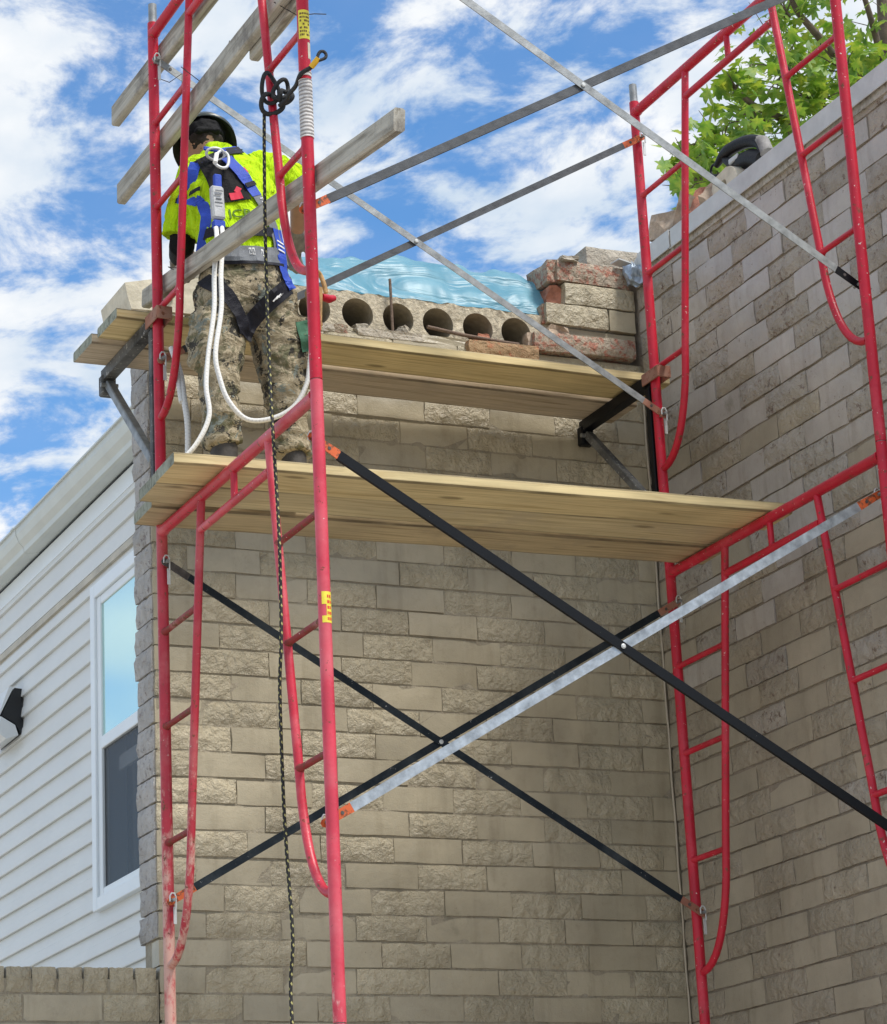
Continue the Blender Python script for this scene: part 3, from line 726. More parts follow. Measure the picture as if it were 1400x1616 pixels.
# loose split bricks on the bed course
def loose_brick(x0, x1, z0, h, y, mat, label, seed, tilt=0.0):
    me = brick_mesh('brick', mat, x1 - x0, h, 0.09, True, seed)
    ob = bpy.data.objects.new('loose_brick', me); col.objects.link(ob); ob.location = ((x0 + x1) / 2, y, z0 + h / 2); ob.rotation_euler = (0, tilt, 0)
    return tag(ob, label, 'brick', 'loose split bricks on the wall head')
loose_brick(1.92, 2.415, ZC + 24 * CH - 0.035, 0.085, 0.625, 'brick_red', 'long split red brick with taupe skin lying before the stump', 41, R(-1.5))
loose_brick(1.60, 1.93, ZC + 23.6 * CH - 0.06, 0.07, 0.615, 'brick_orange', 'orange brown split brick lying in front below the fifth slab hole', 42, R(-1))
for i, (x0, x1, mt) in enumerate(((0.93, 1.0, 'mortar_rough'), (1.0, 1.06, 'brick_red'), (1.10, 1.40, 'mortar_rough'), (1.40, 1.62, 'brick_smooth'))):
    loose = lump('mortar_bed', ((x0 + x1) / 2, WALL_Y + 0.05, 5.648), (x1 - x0, 0.10, 0.035), mt, ['grey lump of old mortar at the left end of the slab base', 'small red brick chip on the bed joint below the first hole', 'pale strip of torn mortar below the second slab hole', 'taupe brick remnant below the third slab hole'][i], 'rubble', seed=20 + i, amp=0.08)
# block on the far side of the parapet
me = brick_mesh('far_brick', 'mortar_rough', 0.34, 0.095, 0.12, True, 77)
ob = bpy.data.objects.new('parapet_brick', me); col.objects.link(ob); ob.location = (2.465, 0.79, 6.195); ob.rotation_euler = (0, R(-1), 0)
tag(ob, 'single rough grey brick on top behind the broken stump at the corner', 'brick')
lump('mortar_lump', (2.50, 0.86, 6.10), (0.40, 0.16, 0.11), 'mortar_rough', 'pale mortar lump carrying the single grey corner brick', 'rubble', seed=31, amp=0.06)
# pale broken coping at the left end
mb = MB()
prof = [(0.088, 5.735), (0.25, 5.775), (0.42, 5.795), (0.42, 5.70), (0.42, 5.635), (0.115, 5.625), (0.10, 5.672)]
mb.prism([(x, 0.655, z) for x, z in prof], (0, 0.32, 0))
cp = mb.build('coping_stone', 'pale_render', loc=(0.25, 0.7, 5.64))
tag(cp, 'pale broken coping block on the left end of the wall head', 'coping stone')
lump('coping_chip', (0.27, 0.640, 5.735), (0.05, 0.03, 0.075), 'brick_weathered', None, None, seed=8, parent=cp)

def tarp():
    mb = MB(); nx, ny = 90, 34; vs = []
    for j in range(ny + 1):
        v = j / ny
        for i in range(nx + 1):
            u = i / nx; x = 0.80 + 1.33 * u
            env = min(1.0, (1 - u) / 0.06) ** 0.5 if u > 0.94 else 1.0
            yy = 0.715 + 0.85 * v
            prof = 0.0 if v < 0 else (math.sin(min(1.0, v / 0.24) * math.pi / 2) * 0.27 if v < 0.24 else 0.27 * (1 - 0.35 * (v - 0.24)))
            hh = 5.845 + prof * (0.72 + 0.28 * min(1, u / 0.45)) * (0.55 + 0.45 * env)
            hh += 0.022 * fbm((x * 3.0, yy * 5, 2)) * min(1, v * 8) + 0.004 * fbm((x * 14, yy * 9, 5)) * min(1, v * 10)
            hh += 0.030 * math.sin(x * 13 + 9 * fbm((x * 2, yy * 3, 9))) * min(1, v * 6) * 0.5
            yy += 0.02 * fbm((x * 6, v * 6, 8))
            vs.append((x, yy, max(hh, 5.838 + 0.004 * j / ny)))
    fs = [(j * (nx + 1) + i, j * (nx + 1) + i + 1, (j + 1) * (nx + 1) + i + 1, (j + 1) * (nx + 1) + i) for j in range(ny) for i in range(nx)]
    mb.add(vs, fs, True)
    tag(mb.build('tarp', 'tarp_plastic', loc=(1.3, 0.9, 5.84)), 'crumpled pale blue plastic tarp spread over the slab behind the holes', 'tarp')
tarp()

# ------------------------------------------------------------------ coping on the side wall
cp = thing('metal_coping', (SIDE_X + 0.1, -0.8, 6.05), 'pale grey sheet metal coping along the top of the right wall', 'coping')
XF = SIDE_X - 0.014
for (ya, yb, dz, nm) in ((0.30, -2.6, 0, 0), (0.60, 0.315, 0.004, 1)):
    mb = MB()
    prof = [(XF, 6.055 + dz), (XF - 0.010, 6.046 + dz), (XF - 0.012, 6.049 + dz), (XF - 0.002, 6.059 + dz), (XF - 0.002, 6.140 + dz), (XF + 0.33, 6.155 + dz), (XF + 0.33, 6.150 + dz), (XF + 0.003, 6.135 + dz), (XF + 0.003, 6.055 + dz)]
    mb.prism([(x, ya, z) for x, z in prof], (0, yb - ya, 0)); mb.build('coping_sheet', 'galv_pale', cp)
mb = MB(); mb.prism([(XF - 0.004, 0.69, 6.05), (XF - 0.004, 0.60, 6.045), (XF - 0.004, 0.60, 6.13), (XF - 0.004, 0.66, 6.10)], (0.004, 0, 0)); mb.build('torn_flap', 'galv_pale', cp)
mb = MB(); mb.prism([(2.36, 0.62, 6.118), (2.46, 0.62, 6.098), (2.47, 0.70, 6.11), (2.36, 0.70, 6.125)], (0, 0, 0.006)); mb.build('torn_flap', 'galv_pale', cp)
mb = MB(); mb.box((SIDE_X + 0.11, -0.98, 6.075), (0.24, 3.16, 0.11)); mb.build('wood_nailer', 'wood_grey', cp)
lump('crumpled_foil', (2.425, 0.60, 6.04), (0.07, 0.07, 0.08), 'foil', 'small crumpled scrap of blue silver foil hanging at the coping end', 'foil scrap', seed=5, amp=0.35, sub=3)
RUB = [((2.53, 0.43, 6.20), (0.14, 0.14, 0.12), 'rubble', (0.2, 0.1, 0.3), 'large grey brown broken brick at the corner end of the coping'),
       ((2.55, 0.28, 6.215), (0.12, 0.13, 0.13), 'rubble', (0.5, -0.2, 0.7), 'brown rubble chunk second from the corner on the coping'),
       ((2.57, 0.19, 6.215), (0.11, 0.11, 0.12), 'rubble_red', (0.1, 0.5, 0.2), 'reddish rubble chunk in the middle of the coping pile'),
       ((2.55, 0.09, 6.20), (0.09, 0.10, 0.10), 'rubble', (0.7, 0.2, 1.0), 'small brown rubble chunk next to the cored brick')]
for i, (c, s, mt, rt, lb) in enumerate(RUB): lump('rubble_chunk', c, s, mt, lb, 'rubble', 'rubble on the coping', seed=50 + i, rot=rt, amp=0.16)
# cored brick fragment with a hole
def cored():
    mb = MB(); seg = 16; c = Vector((2.52, -0.035, 6.215)); rad = 0.024
    n = [(-0.10, -0.055), (0.10, -0.06), (0.105, 0.0), (0.085, 0.055), (0.03, 0.07), (-0.06, 0.06), (-0.11, 0.02)]
    outer = []
    for k in range(seg):
        t = 2 * math.pi * k / seg; d = Vector((math.cos(t), math.sin(t), 0)); best = None
        for a, b_ in zip(n, n[1:] + n[:1]):
            a3, e = Vector((*a, 0)), Vector((b_[0] - a[0], b_[1] - a[1], 0)); den = d.x * e.y - d.y * e.x
            if abs(den) < 1e-9: continue
            s_ = (a3.x * e.y - a3.y * e.x) / den; u_ = (a3.x * d.y - a3.y * d.x) / den
            if s_ > 0 and -1e-6 <= u_ <= 1 + 1e-6: best = s_ if best is None else min(best, s_)
        outer.append(d * best)
    F = lambda p, x: c + Vector((x, -p.x, p.y))
    inn = [Vector((math.cos(2 * math.pi * k / seg), math.sin(2 * math.pi * k / seg), 0)) * rad for k in range(seg)]
    vs = [F(p, 0) for p in inn] + [F(p, 0) for p in outer] + [F(p, 0.09) for p in outer] + [F(p, 0.09) for p in inn]
    fs = []
    for k in range(seg):
        j = (k + 1) % seg
        fs += [(k, j, seg + j, seg + k), (seg + k, seg + j, 2 * seg + j, 2 * seg + k), (2 * seg + k, 2 * seg + j, 3 * seg + j, 3 * seg + k), (3 * seg + k, 3 * seg + j, j, k)]
    mb.add(vs, fs)
    tag(mb.build('cored_brick', 'pale_render', loc=(2.52, -0.035, 6.15)), 'pale broken brick with a round core hole below the power tool', 'brick')
cored()
# hand tool lying on the coping
def saw():
    r = thing('power_saw', (2.58, -0.1, 6.16), 'black power tool with looped handle lying on the coping above the right wall', 'power tool')
    P = lambda y, z: Vector((2.58, y, z))
    mb = MB()   # grip loop, thick bar from rear to front
    mb.tube(smooth_path([P(0.105, 6.372), P(0.03, 6.398), P(-0.07, 6.390), P(-0.17, 6.366), P(-0.25, 6.325), P(-0.285, 6.265)], 5), [0.012 + 0.016 * min(1, i / 7) for i in range(26)], 10)
    mb.build('grip', 'tool_black', r)
    mb = MB(); mb.tube([P(0.035, 6.372), P(0.0, 6.345), P(-0.09, 6.312), P(-0.18, 6.285), P(-0.27, 6.235)], [0.014, 0.022, 0.028, 0.040, 0.042], 12); mb.build('motor_housing', 'tool_black', r)
    mb = MB(); mb.box((2.60, -0.12, 6.195), (0.10, 0.30, 0.06), Matrix.Rotation(R(0), 3, 'X'), 0.012); mb.build('base', 'tool_grey', r)
    mb = MB(); mb.box((2.556, -0.075, 6.322), (0.012, 0.075, 0.026), None, 0.004); mb.build('name_plate', 'galv_pale', r)
    mb = MB(); mb.tube(smooth_path([P(0.09, 6.38), P(0.135, 6.388), P(0.152, 6.365), P(0.125, 6.335), P(0.045, 6.312), P(-0.06, 6.283), P(-0.17, 6.25)], 5), 0.0055, 8); mb.build('guard_wire', 'tool_black', r)
    mb = MB(); mb.tube([P(-0.22, 6.350), P(-0.272, 6.318), P(-0.298, 6.255)], [0.020, 0.030, 0.030], 10); mb.build('rear_cap', 'tool_grey', r)
saw()

# ------------------------------------------------------------------ house with siding on the left
HX = 0.45
hs = thing('siding_house', (HX + 1.5, 3.5, 0), 'white vinyl sided house with gutter and tall window behind the brick wall', 'house')
mb = MB(); mb.box((HX + 2.16, 3.6, 2.6), (4.0, 5.2, 5.2)); mb.build('house_body', 'vinyl_trim', hs)
EXP = 0.1018; zs = 4.481
def siding(z0, ya, yb):
    mb = MB(); t = 0.018
    poly = [(HX, z0 + EXP), (HX - 0.004, z0 + EXP), (HX - 0.0035, z0 + EXP * 0.5), (HX - t, z0 + EXP * 0.46), (HX - t - 0.002, z0 + 0.004), (HX - t, z0), (HX, z0)]
    poly = [(HX, z0 + EXP), (HX - 0.002, z0 + EXP), (HX - 0.007, z0 + EXP * 0.52), (HX - 0.0125, z0 + EXP * 0.48), (HX - t, z0 + 0.006), (HX - t + 0.001, z0 + 0.001), (HX, z0 + 0.001)]
    mb.prism([(x, ya, z) for x, z in poly], (0, yb - ya, 0)); return mb.build('siding_board', 'vinyl_white', hs)
WY0, WY1, WZ0, WZ1 = 1.32, 2.205, 3.445, 4.905
for k in range(-18, 8):
    z0 = zs + k * EXP
    if 5.0 < z0 + EXP / 2 < 5.03: pass
    if z0 + EXP > 5.30: break
    if WZ0 - 0.03 < z0 + EXP / 2 < WZ1: siding(z0, WY1 + 0.004, 6.2)
    else: siding(z0, 1.0, 6.2)
mb = MB(); mb.box((HX - 0.010, 3.6, 5.262), (0.02, 5.2, 0.085)); mb.build('frieze_board', 'vinyl_trim', hs)
mb = MB(); mb.box((HX - 0.012, 3.6, 4.966), (0.022, 5.2, 0.030)); mb.build('beige_trim', 'trim_beige', hs)
# window
win = thing('window', (HX, 1.76, 4.18), None, None); win.parent = hs; win.location = Vector((HX, 1.76, 4.18)) - world_loc(hs)
for k_ in ('label', 'category'):
    if k_ in win: del win[k_]
def wbox(name, y0, y1, z0, z1, x0, x1, mat, bev=0.003):
    mb = MB(); mb.box(((x0 + x1) / 2, (y0 + y1) / 2, (z0 + z1) / 2), (abs(x1 - x0), abs(y1 - y0), abs(z1 - z0)), None, bev); return mb.build(name, mat, win)
fw = 0.062
wbox('frame', WY1 - fw, WY1, WZ0, WZ1, HX - 0.036, HX + 0.01, 'vinyl_trim')
wbox('frame', WY0, WY0 + fw, WZ0, WZ1, HX - 0.036, HX + 0.01, 'vinyl_trim')
wbox('frame', WY0 + fw + .001, WY1 - fw - .001, WZ1 - fw, WZ1, HX - 0.036, HX + 0.01, 'vinyl_trim')
wbox('frame', WY0 + fw + .001, WY1 - fw - .001, WZ0, WZ0 + 0.055, HX - 0.036, HX + 0.01, 'vinyl_trim')
ZM = 4.17
wbox('sash', WY1 - fw - 0.052, WY1 - fw - .002, WZ0 + 0.056, WZ1 - fw - .001, HX - 0.024, HX + 0.01, 'vinyl_trim')
wbox('sash', WY0 + fw + .002, WY0 + fw + 0.052, WZ0 + 0.056, WZ1 - fw - .001, HX - 0.024, HX + 0.01, 'vinyl_trim')
wbox('sash', WY0 + fw + 0.053, WY1 - fw - 0.053, ZM - 0.025, ZM + 0.03, HX - 0.026, HX + 0.01, 'vinyl_trim')
wbox('sash', WY0 + fw + 0.053, WY1 - fw - 0.053, WZ1 - fw - 0.04, WZ1 - fw - .001, HX - 0.022, HX + 0.01, 'vinyl_trim')
wbox('sash', WY0 + fw + 0.053, WY1 - fw - 0.053, WZ0 + 0.056, WZ0 + 0.09, HX - 0.022, HX + 0.01, 'vinyl_trim')
wbox('pane', WY0 + fw + 0.053, WY1 - fw - 0.053, ZM + 0.031, WZ1 - fw - 0.041, HX - 0.014, HX - 0.008, 'glass_upper', 0)
wbox('insect_screen', WY0 + fw + 0.053, WY1 - fw - 0.053, WZ0 + 0.091, ZM - 0.026, HX - 0.012, HX - 0.006, 'screen_mesh', 0)
wbox('room_shade', WY0 + 0.02, WY1 - 0.02, WZ0 + 0.02, WZ1 - 0.02, HX + 0.12, HX + 0.14, 'lamp_black', 0)  # black panel added to stand in for the dim room inside
wbox('roller_blind', WY0 + 0.10, WY1 - 0.19, 4.035, 4.10, HX + 0.03, HX + 0.05, 'vinyl_trim')
mb = MB()
for i in range(9): mb.tube([(HX + 0.07 + 0.01 * (i % 2), 1.42 + i * 0.055, WZ0 + 0.04), (HX + 0.07 + 0.01 * (i % 2), 1.42 + i * 0.055, ZM)], 0.030, 8)
mb.build('curtain', 'curtain', win)
# eaves
mb = MB(); mb.prism([(x, 0.95, z) for x, z in ((HX, 5.334), (HX - 0.03, 5.334), (HX - 0.03, 5.346), (HX, 5.346))], (0, 5.3, 0)); mb.build('soffit', 'gutter_white', hs)
mb = MB(); prof = [(0.425, 5.425), (0.425, 5.315), (0.365, 5.308), (0.352, 5.312), (0.348, 5.335), (0.325, 5.362), (0.312, 5.395), (0.310, 5.422), (0.300, 5.424), (0.300, 5.432), (0.318, 5.432)]
mb.prism([(x, 0.97, z) for x, z in prof], (0, 2.1, 0)); mb.build('gutter', 'gutter_white', hs)
mb = MB(); mb.prism([(x, 3.074, z) for x, z in prof], (0, 3.2, 0)); mb.build('gutter', 'gutter_white', hs)
mb = MB(); mb.prism([((x - 0.37) * 1.03 + 0.369, 3.04, (z - 5.37) * 1.03 + 5.37) for x, z in prof], (0, 0.05, 0)); mb.build('gutter_joint', 'gutter_white', hs)
mb = MB(); mb.prism([(0.33, 0.9, 5.435), (0.33, 0.9, 5.45), (2.4, 0.9, 6.05), (2.4, 0.9, 6.03)], (0, 5.4, 0)); mb.build('roof', 'asphalt_roof', hs)
# wall lamp on the siding
lp = thing('wall_lamp', (HX, 3.6, 4.48), 'boxy black and white wall lamp on the siding at the left edge', 'lamp')
mb = MB(); mb.prism([(HX - 0.012, 3.38, 4.49), (HX - 0.012, 3.38, 4.725), (HX - 0.05, 3.38, 4.728), (HX - 0.115, 3.38, 4.59), (HX - 0.045, 3.38, 4.55)], (0, 0.36, 0)); mb.build('housing', 'lamp_black', lp)
mb = MB(); mb.prism([(HX - 0.046, 3.384, 4.545), (HX - 0.118, 3.384, 4.585), (HX - 0.128, 3.384, 4.50), (HX - 0.09, 3.384, 4.475), (HX - 0.03, 3.384, 4.495)], (0, 0.352, 0)); mb.build('diffuser', 'lamp_white', lp)
mb = MB(); mb.prism([(HX - 0.0525, 3.384, 4.735), (HX - 0.12, 3.384, 4.592), (HX - 0.128, 3.384, 4.594), (HX - 0.075, 3.384, 4.735)], (0, 0.352, 0)); mb.build('front_cover', 'lamp_white', lp)

# ------------------------------------------------------------------ scaffold frames
def frame(x, ztop, label, mats, jack=False):
    """ladder end frame in the plane x; far post y=0, near post y=-W"""
    r = thing('scaffold_frame', (x, -W / 2, ztop - 1.976), label, 'scaffold frame', 'red scaffold end frames')
    pf, pn, bars, rung = mats
    for yy, mt in ((0, pf), (-W, pn)):
        sg = -1 if yy == 0 else 1
        p = MB().tube([(x, yy, ztop - 1.974), (x, yy, ztop + 0.048)], 0.0205, 16).build('post', mt, r)
        MB().tube([(x, yy, ztop + 0.0485), (x, yy, ztop + 0.13)], 0.0165, 12).build('coupling_pin', 'galv_dull', r)
        # inner ladder leg, slanted, curving out to the post
        pts = [(x, yy + sg * 0.43, ztop - 0.012), (x, yy + sg * 0.26, ztop - 1.12)]
        a = Vector((x, yy + sg * 0.243, ztop - 1.25)); c = Vector((x, yy + sg * 0.205, ztop - 1.575)); e = Vector((x, yy + sg * 0.018, ztop - D))
        for i in range(11):
            t = i / 10; pts.append(tuple(a * (1 - t) ** 3 + (a + Vector((0, -sg * 0.03, -0.16))) * 3 * t * (1 - t) ** 2 + (c + Vector((0, -sg * 0.06, 0.0))) * 3 * t * t * (1 - t) + e * t ** 3))
        MB().tube(pts, 0.0150, 12).build('ladder_leg', mt if mt == 'red_chalky' else bars, r)
        for dz in (-0.385, -0.735, -1.156):
            yi = yy + sg * (0.43 - 0.17 * (-dz) / 1.11)
            MB().tube([(x, yy + sg * 0.015, ztop + dz), (x, yy + sg * 0.024, ztop + dz), (x, yy + sg * 0.030, ztop + dz), (x, yi - sg * 0.020, ztop + dz), (x, yi - sg * 0.014, ztop + dz), (x, yi, ztop + dz)], [0.0155, 0.0150, 0.0115, 0.0115, 0.0145, 0.0150], 10).build('rung', rung, r)
        for dz in (-0.13, -1.365):
            st_ = MB().tube([(x + (0.0 if x < 1 else 0), yy + sg * 0.018, ztop + dz), (x, yy + sg * 0.066, ztop + dz)], 0.0065, 8)
            st_.build('brace_stud', 'galv_dull', r)
            xl = x + (0.012 if x < 1 else 0.004)
            lk = MB(); y1 = yy + sg * 0.052
            lk.tube([(x - 0.012, y1, ztop + dz - 0.005), (x - 0.012, y1, ztop + dz + 0.014), (x - 0.006, y1, ztop + dz + 0.024), (x + 0.004, y1, ztop + dz + 0.024), (x + 0.010, y1, ztop + dz + 0.012), (x + 0.010, y1, ztop + dz - 0.03)], 0.003, 6)
            lk.box((x + 0.010, y1 - sg * 0.012, ztop + dz - 0.052), (0.011, 0.004, 0.06)); lk.build('lock_clip', 'galv_pale', r)
    MB().tube([(x, -0.012, ztop), (x, -0.026, ztop), (x, -0.034, ztop), (x, -W + 0.034, ztop), (x, -W + 0.026, ztop), (x, -W + 0.012, ztop)], [0.0235, 0.0232, 0.0205, 0.0205, 0.0232, 0.0235], 16).build('top_bar', bars, r)
    MB().tube([(x, -0.425, ztop - 0.118), (x, -W + 0.425, ztop - 0.118)], 0.0150, 12).build('lower_bar', bars, r)
    MB().tube([(x, -W / 2, ztop - 0.012), (x, -W / 2, ztop - 0.11)], 0.0125, 10).build('strut', bars, r)
    if jack:
        for yy in (0, -W):
            MB().tube([(x, yy, ztop - 1.975), (x, yy, 0.012)], 0.017, 10).build('screw_jack', 'galv_dull', r)
            mb = MB(); mb.box((x, yy, 0.010), (0.15, 0.15, 0.012)); mb.build('base_plate', 'galv_dull', r)
    return r
f_ul = frame(0, Z0 + H, 'upper left red scaffold frame with grey tape wrapped on its near post', ('red_paint', 'red_paint', 'red_paint', 'red_paint'))
f_ur = frame(B, Z0 + H, 'upper right bright red scaffold frame in front of the tree and right wall', ('red_paint', 'red_paint', 'red_paint', 'red_paint'))
f_ll = frame(0, Z0, 'lower left scaffold frame with faded pinkish chalky red paint', ('red_chalky', 'red_pink', 'red_worn', 'rung_rusty'))
f_lr = frame(B, Z0, 'lower right bright red scaffold frame in the corner below the lower planks', ('red_paint', 'red_paint', 'red_paint', 'red_paint'))
frame(0, Z0 - H, 'left scaffold frame at the foot standing on screw jacks', ('red_chalky', 'red_pink', 'red_worn', 'rung_rusty'), True)
frame(B, Z0 - H, 'right scaffold frame at the foot standing on screw jacks', ('red_worn', 'red_worn', 'red_worn', 'rung_rusty'), True)
# tape wrap and labels on the near left posts
mb = MB(); pts = []; rs = []
for i in range(40):
    z = 5.373 + i * 0.00533
    pts.append((0, -W, z)); rs.append(0.0228 + 0.0004 * math.sin(i * 2.3) + random.uniform(-.0004, .0005))
mb.tube(pts, rs, 18); mb.build('tape_wrap', 'tape_wrap', f_ul)
MB().tube([(0, -W, 5.593), (0, -W, 5.610)], 0.0222, 18).build('tape_wrap', 'tape_wrap', f_ul)
def label_patch(parent, z0, z1, a0, a1, r, mat, name='warning_label'):
    mb = MB(); n = 10; vs = []
    for z in (z0, z1):
        for i in range(n + 1):
            a = R(a0 + (a1 - a0) * i / n); vs.append((r * math.cos(a), -W + r * math.sin(a), z))
    mb.add(vs, [(i, i + 1, n + 2 + i, n + 1 + i) for i in range(n)], True); return mb.build(name, mat, parent)
def text_rows(parent, z0, z1, a0, a1, rows, r, mat, seed):
    rnd = random.Random(seed); mb = MB(); dz = (z1 - z0) / rows
    for k in range(rows):
        a = a0
        while a < a1 - 8:
            wd = rnd.uniform(7, 22); b_ = min(a + wd, a1)
            if rnd.random() < 0.85:
                vs = []
                for z in (z0 + (k + .2) * dz, z0 + (k + .75) * dz):
                    for t in (a, (a + b_) / 2, b_): vs.append((r * math.cos(R(t)), -W + r * math.sin(R(t)), z))
                mb.add(vs, [(0, 1, 4, 3), (1, 2, 5, 4)], True)
            a = b_ + rnd.uniform(3, 7)
    mb.build('label_print', mat, parent)
label_patch(f_ul, 5.727, 5.833, 200, 345, 0.0210, 'label_yellow'); text_rows(f_ul, 5.735, 5.826, 215, 318, 7, 0.0214, 'label_ink', 3)
label_patch(f_ul, 5.655, 5.715, 285, 352, 0.0209, 'pale_render', 'paint_scuff')
label_patch(f_ll, 3.785, 3.826, 225, 345, 0.0210, 'label_yellow'); label_patch(f_ll, 3.726, 3.748, 225, 345, 0.0210, 'label_yellow')
label_patch(f_ll, 3.7485, 3.7845, 265, 345, 0.0210, 'label_yellow'); text_rows(f_ll, 3.73, 3.82, 272, 318, 5, 0.0214, 'label_red', 4)

# ------------------------------------------------------------------ cross braces (steel angle)
def brace_bar(parent, p0, p1, mat, inner, leg=0.034, t=0.0032, flange_up=True, y_dir=1, ends=('orange_paint', 'orange_paint'), tip=0.10):
    p0, p1 = Vector(p0), Vector(p1); d = (p1 - p0).normalized(); L = (p1 - p0).length
    up = Vector((0, 1, 0)).cross(d); up = up if up.z > 0 else -up
    yv = Vector((0, y_dir, 0))
    s0, s1 = p0 + d * tip, p1 - d * tip
    # L section: web in the x-z plane, flange along y
    h = leg / 2
    e = h if flange_up else -h
    prof = [up * -h, up * h, up * h + yv * t, up * -h + yv * t]
    mb = MB(); mb.prism([s0 + p for p in prof], s1 - s0)
    sg = -1 if flange_up else 1
    fl_ = leg if flange_up else 0.42 * leg
    prof2 = [up * e + yv * t, up * e + yv * fl_, up * (e + sg * t) + yv * fl_, up * (e + sg * t) + yv * t]
    mb.prism([s0 + p for p in prof2], s1 - s0)
    o = mb.build('bar', mat, parent)
    for a, b_, mt in ((p0, s0, ends[0]), (p1, s1, ends[1])):
        mb = MB(); dd = (b_ - a).normalized(); n = 8
        # flattened tip: rounded plate with a taper into the angle
        c = a - dd * 0.018; pts = []
        outline = [c + up * 0.006, c + dd * 0.008 + up * 0.013, a + dd * 0.03 + up * 0.014, b_ + up * h, b_ - up * h, a + dd * 0.03 - up * 0.014, c + dd * 0.008 - up * 0.013, c - up * 0.006]
        mb.prism([p + yv * 0.0002 for p in outline], yv * t * 1.3); mb.build('end_tab', mt, parent)
        # slot hole shown as a dark plug of air: a short pale ring
        MB().tube([a + dd * 0.062 - yv * 0.0012, a + dd * 0.062 + yv * (t * 1.3 + 0.0015)], 0.0062, 10).build('tab_hole', 'steel_dark', parent)
def cross_brace(y, zt, zb, mats, label, inner_sign, tabs, leg=0.028):
    r = thing('cross_brace', (B / 2, y, zb), label, 'cross brace', 'scaffold cross braces')
    (ma, fa), (mb_, fb) = mats
    brace_bar(r, (0, y, zt), (B, y, zb), ma, 1, flange_up=fa, y_dir=inner_sign, ends=tabs[0], leg=leg)
    brace_bar(r, (0, y + 0.006 * inner_sign, zb), (B, y + 0.006 * inner_sign, zt), mb_, 1, flange_up=fb, y_dir=inner_sign, ends=tabs[1], leg=leg)
    c = Vector((B / 2, y, (zt + zb) / 2))
    MB().tube([c + Vector((0, -0.006, 0)), c + Vector((0, -0.003, 0))], [0.005, 0.009], 12).build('rivet', 'galv_pale', r)
    MB().tube([c + Vector((0, -0.003, 0)), c + Vector((0, 0.012, 0))], [0.006, 0.006], 12).build('rivet', 'galv_pale', r)
    return r
yn, yf = -W + 0.040, -0.044
cross_brace(yn, Z0 - 0.13, Z0 - 1.365, (('black_paint', False), ('galvanised', False)), 'near lower cross brace, black bar riveted over a shiny galvanised bar', 1, (('orange_paint', 'black_paint'), ('orange_paint', 'orange_paint')), 0.032)
cross_brace(yf, Z0 - 0.13, Z0 - 1.365, (('blue_steel', True), ('blue_steel', True)), 'far lower cross brace of dull blue black bars close to the brick wall', 1, (('steel_dark', 'bracket_rust'), ('orange_paint', 'bracket_rust')))
cross_brace(yn, Z0 + H - 0.13, Z0 + H - 1.365, (('galv_dull', True), ('galv_dark', False)), 'near upper cross brace of grey bars crossing against the sky', 1, (('galv_dull', 'black_paint'), ('orange_paint', 'galv_dull')), 0.030)
cross_brace(yf, Z0 + H - 0.13, Z0 + H - 1.365, (('galv_dull', True), ('galv_dark', True)), 'far upper cross brace ending beside the worker and the upper planks', 1, (('galv_dull', 'bracket_rust'), ('bracket_rust', 'orange_paint')))

# ------------------------------------------------------------------ side brackets
def bracket(x, label, mats):
    r = thing('side_bracket', (x, 0.05, 4.75), label, 'scaffold bracket', 'side brackets under the upper planks')
    mt, tube_m = mats; za = 5.313
    mb = MB(); mb.box((x - 0.0, 0.335, za - 0.022), (0.045, 0.60, 0.006)); mb.box((x - 0.021, 0.335, za - 0.0005), (0.004, 0.60, 0.042)); mb.box((x + 0.021, 0.335, za - 0.0005), (0.004, 0.60, 0.042)); mb.build('arm', mt, r)
    mb = MB(); mb.box((x - 0.028, -0.005, za + 0.004), (0.007, 0.13, 0.05), None, 0.002); mb.box((x + 0.028, -0.005, za + 0.004), (0.007, 0.13, 0.05), None, 0.002); mb.box((x, -0.072, za + 0.004), (0.063, 0.008, 0.05), None, 0.002)
    mb.build('hook', 'bracket_rust', r)
    mb = MB(); mb.box((x, 0.048, (4.60 + za) / 2 - 0.01), (0.036, 0.036, za - 4.60 - 0.03), None, 0.003); mb.build('upright', mt, r)
    mb = MB(); a = Vector((x, 0.60, za - 0.045)); b_ = Vector((x, 0.075, 4.78)); d = (b_ - a)
    ang = math.atan2(d.z, -d.y)
    mb.box((a + b_) / 2, (0.034, d.length, 0.034), Matrix.Rotation(math.atan2(-d.z, -d.y) * -1 if False else math.atan2(a.z - b_.z, a.y - b_.y), 3, 'X'), 0.004); mb.build('diagonal', tube_m, r)
    mb = MB(); mb.box((x, 0.625, za - 0.045), (0.06, 0.045, 0.085), None, 0.006); mb.build('end_plate', mt, r)
    MB().tube([(x - 0.035, 0.60, za - 0.05), (x + 0.035, 0.60, za - 0.05)], 0.010, 8).build('bolt', 'galv_dull', r)
    return r
bracket(0, 'left side bracket with grey diagonal carrying the upper planks by the sky', ('black_dusty', 'galv_dull'))
bracket(B, 'right side bracket, black dusty diagonal, under the upper planks at the corner', ('black_paint', 'black_dusty'))

